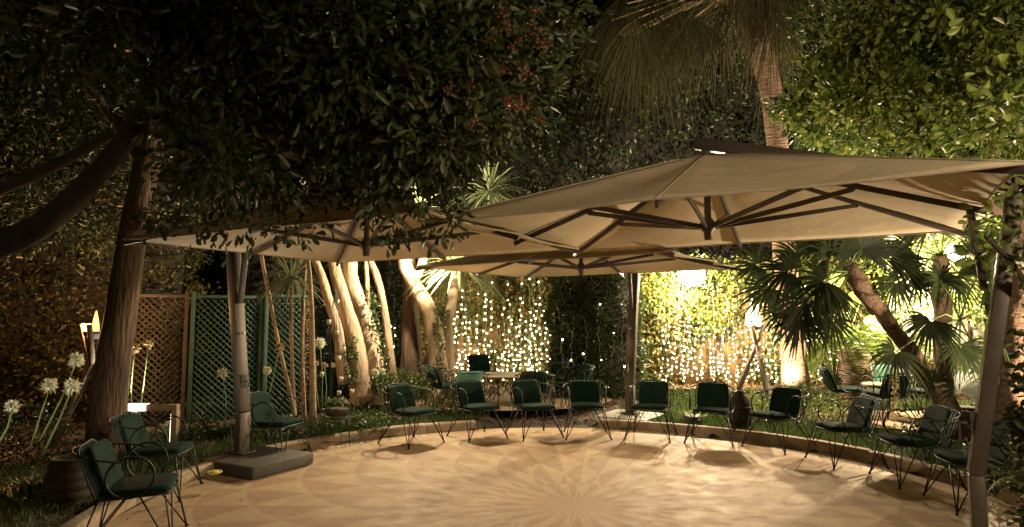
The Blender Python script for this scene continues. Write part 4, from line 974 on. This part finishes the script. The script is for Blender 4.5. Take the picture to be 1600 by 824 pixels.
def strap(label, px, py, Y, R, n, w=.025, m='grass'):
    p = W(px, py, Y); z = gz(p.x, Y); t = plant('strap_leaf_clump', label, 'plant', (p.x, Y, z)); mb = MB()
    for k in range(n):
        a = random.uniform(0, TAU); el = random.uniform(.5, 1.4); L = R * random.uniform(.7, 1.15); d = np.array([math.cos(a) * math.cos(el), math.sin(a) * math.cos(el), math.sin(el)]); s = np.array([-math.sin(a), math.cos(a), 0]); b = np.array([p.x + random.uniform(-.1, .1), Y + random.uniform(-.1, .1), z]); V = []
        for tt, wf in ((0, .7), (.35, 1), (.7, .8), (1, .1)): c = b + d * L * tt + np.array([0, 0, -.75 * L * tt ** 3]); V += [c - s * w * wf * .5, c + s * w * wf * .5]
        mb.add(V, [(0, 1, 3, 2), (2, 3, 5, 4), (4, 5, 7, 6)])
    att(mb.build('leaves', M[m]), t)
strap('grassy clump of strap leaves under the left white flowers', 45, 735, 5.9, .42, 150)
strap('strap leaves at the very left edge of the bed', -10, 740, 5.7, .40, 110)
strap('strap leaf clump left of the left parasol post', 350, 665, 8.9, .38, 80)
strap('strap leaf clump at the feet of the cane stems', 415, 668, 8.6, .36, 80)
strap('strap leaf clump under the tealight stand flowers', 505, 640, 9.6, .36, 90)
strap('strap leaf clump under the two round white flowers', 596, 640, 9.9, .30, 70)
strap('pointed grey green agave leaves behind the arch lamp', 258, 655, 8.9, .42, 24, .06, 'sword')
strap('loose green fern on top of the low wire stand', 524, 670, wsy, .26, 80, .02)
bpy.data.objects['strap_leaf_clump.007'].location.z += .42
def bush(label, px, py, Y, r, n, m='mid_leaf', L=.05):
    p = W(px, py, Y); z = gz(p.x, Y); t = plant('low_bush', label, 'shrub', (p.x, Y, z)); cloud(t, [((p.x, Y, z + r * .45), (r, r * .8, r * .55), n)], M[m], L, L * .5, 'foliage')
    att(MB().tube([(p.x, Y, z - .02), (p.x + .02, Y, z + r * .5)], [.012, .008], 5).build('stem', M['bark']), t)
bush('low bush in the left bed behind the wire stand', 560, 655, 9.4, .42, 1500)
bush('low bush between the dim left chair and the wire stand', 470, 690, 8.7, .28, 800)
bush('low bush in front of the marble slab at the end of the left kerb', 690, 640, 10.6, .35, 900)
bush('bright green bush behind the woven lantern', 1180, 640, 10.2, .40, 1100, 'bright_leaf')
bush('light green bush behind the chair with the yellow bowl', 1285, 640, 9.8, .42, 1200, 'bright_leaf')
bush('round bush between the uplit palm and the sandy patch', 1240, 635, 11.2, .5, 1300, 'mid_leaf')
bush('dark bush at the left foot of the leaning fan palm', 1440, 690, 8.2, .30, 800, 'dark_leaf')
bush('dark bush behind the right kerb, next to the grey planter', 1560, 740, 6.4, .34, 900, 'dark_leaf')
bush('dark bush by the green lattice at the left', 300, 680, 8.7, .30, 700, 'dark_leaf')
bush('dark bush in the left corner behind the basket', 60, 690, 7.3, .55, 1500, 'dark_leaf')

hedge_box('leafy_hedge', 'leafy hedge between the white wall and the right edge of the frame', (9.6, 9.4, 0), (3.4, 1.2, 4.2), -.9, 12000, .10, M['mid_leaf'], bumps=.3)
# ground cover that nobody could count
def scatter(name, n, region, mk, L, w, upright=True):
    x, y = region(n); z = np.array([gz(a, b) for a, b in zip(x, y)]); k = z > .0; x, y, z = x[k], y[k], z[k]; m = len(x)
    D = rng.normal(size=(m, 3)) * (.45 if upright else 1); D[:, 2] = 1.0 if upright else np.abs(D[:, 2]) * .15
    mb = MB(); leaves(mb, np.stack([x, y, z + (0 if upright else .012)], 1), D, L * rng.uniform(.5, 1.3, m), w, .1, flat=None if upright else np.array([0, 0, 3]))
    o = mb.build(name, M[mk]); o['kind'] = 'stuff'; return o
def ring(a0, a1, r0, r1):
    def f(n):
        a = rng.uniform(math.radians(a0), math.radians(a1), n); r = rng.uniform(r0, r1, n)
        x = TC[0] + r * np.cos(a); y = TC[1] + r * np.sin(a)
        k = np.sin(x * 4.1) * np.sin(y * 3.7) + np.sin(x * 1.7 + y * 2.1) + rng.normal(size=n) * .5 > -.7; return x[k], y[k]
    return f
scatter('grass', 26000, ring(105, 200, 4.25, 6.2), 'grass', .085, .012)
scatter('grass', 24000, ring(-15, 76, 4.25, 5.9), 'grass', .075, .012)
def rect(x0, x1, y0, y1): return lambda n: (rng.uniform(x0, x1, n), rng.uniform(y0, y1, n))
scatter('leaf_litter', 9000, rect(-3, 9.2, 12.6, 14.6), 'litter', .07, .045, False)
scatter('leaf_litter', 5000, rect(-3.2, 3.0, 10.15, 12.6), 'litter', .06, .035, False)
scatter('leaf_litter', 3500, rect(-6.5, -2.8, 4.3, 8.5), 'litter', .05, .03, False)
def edge(n):
    a = rng.uniform(0, TAU, n); r = TR - .1 - np.abs(rng.normal(size=n)) * .35; return TC[0] + r * np.cos(a), TC[1] + r * np.sin(a)
x, y = edge(260); mb = MB(); leaves(mb, np.stack([x, y, np.full(260, .008)], 1), rng.normal(size=(260, 3)) * np.array([1, 1, .1]), .04, .02, .15, flat=np.array([0, 0, 4])); o = mb.build('leaf_litter', M['litter']); o['kind'] = 'stuff'
scatter('ground_cover', 9000, rect(2.8, 8.5, 11.2, 13.4), 'grass', .09, .03)
print('objects', len(bpy.data.objects), 'polys', sum(len(m.polygons) for m in bpy.data.meshes))
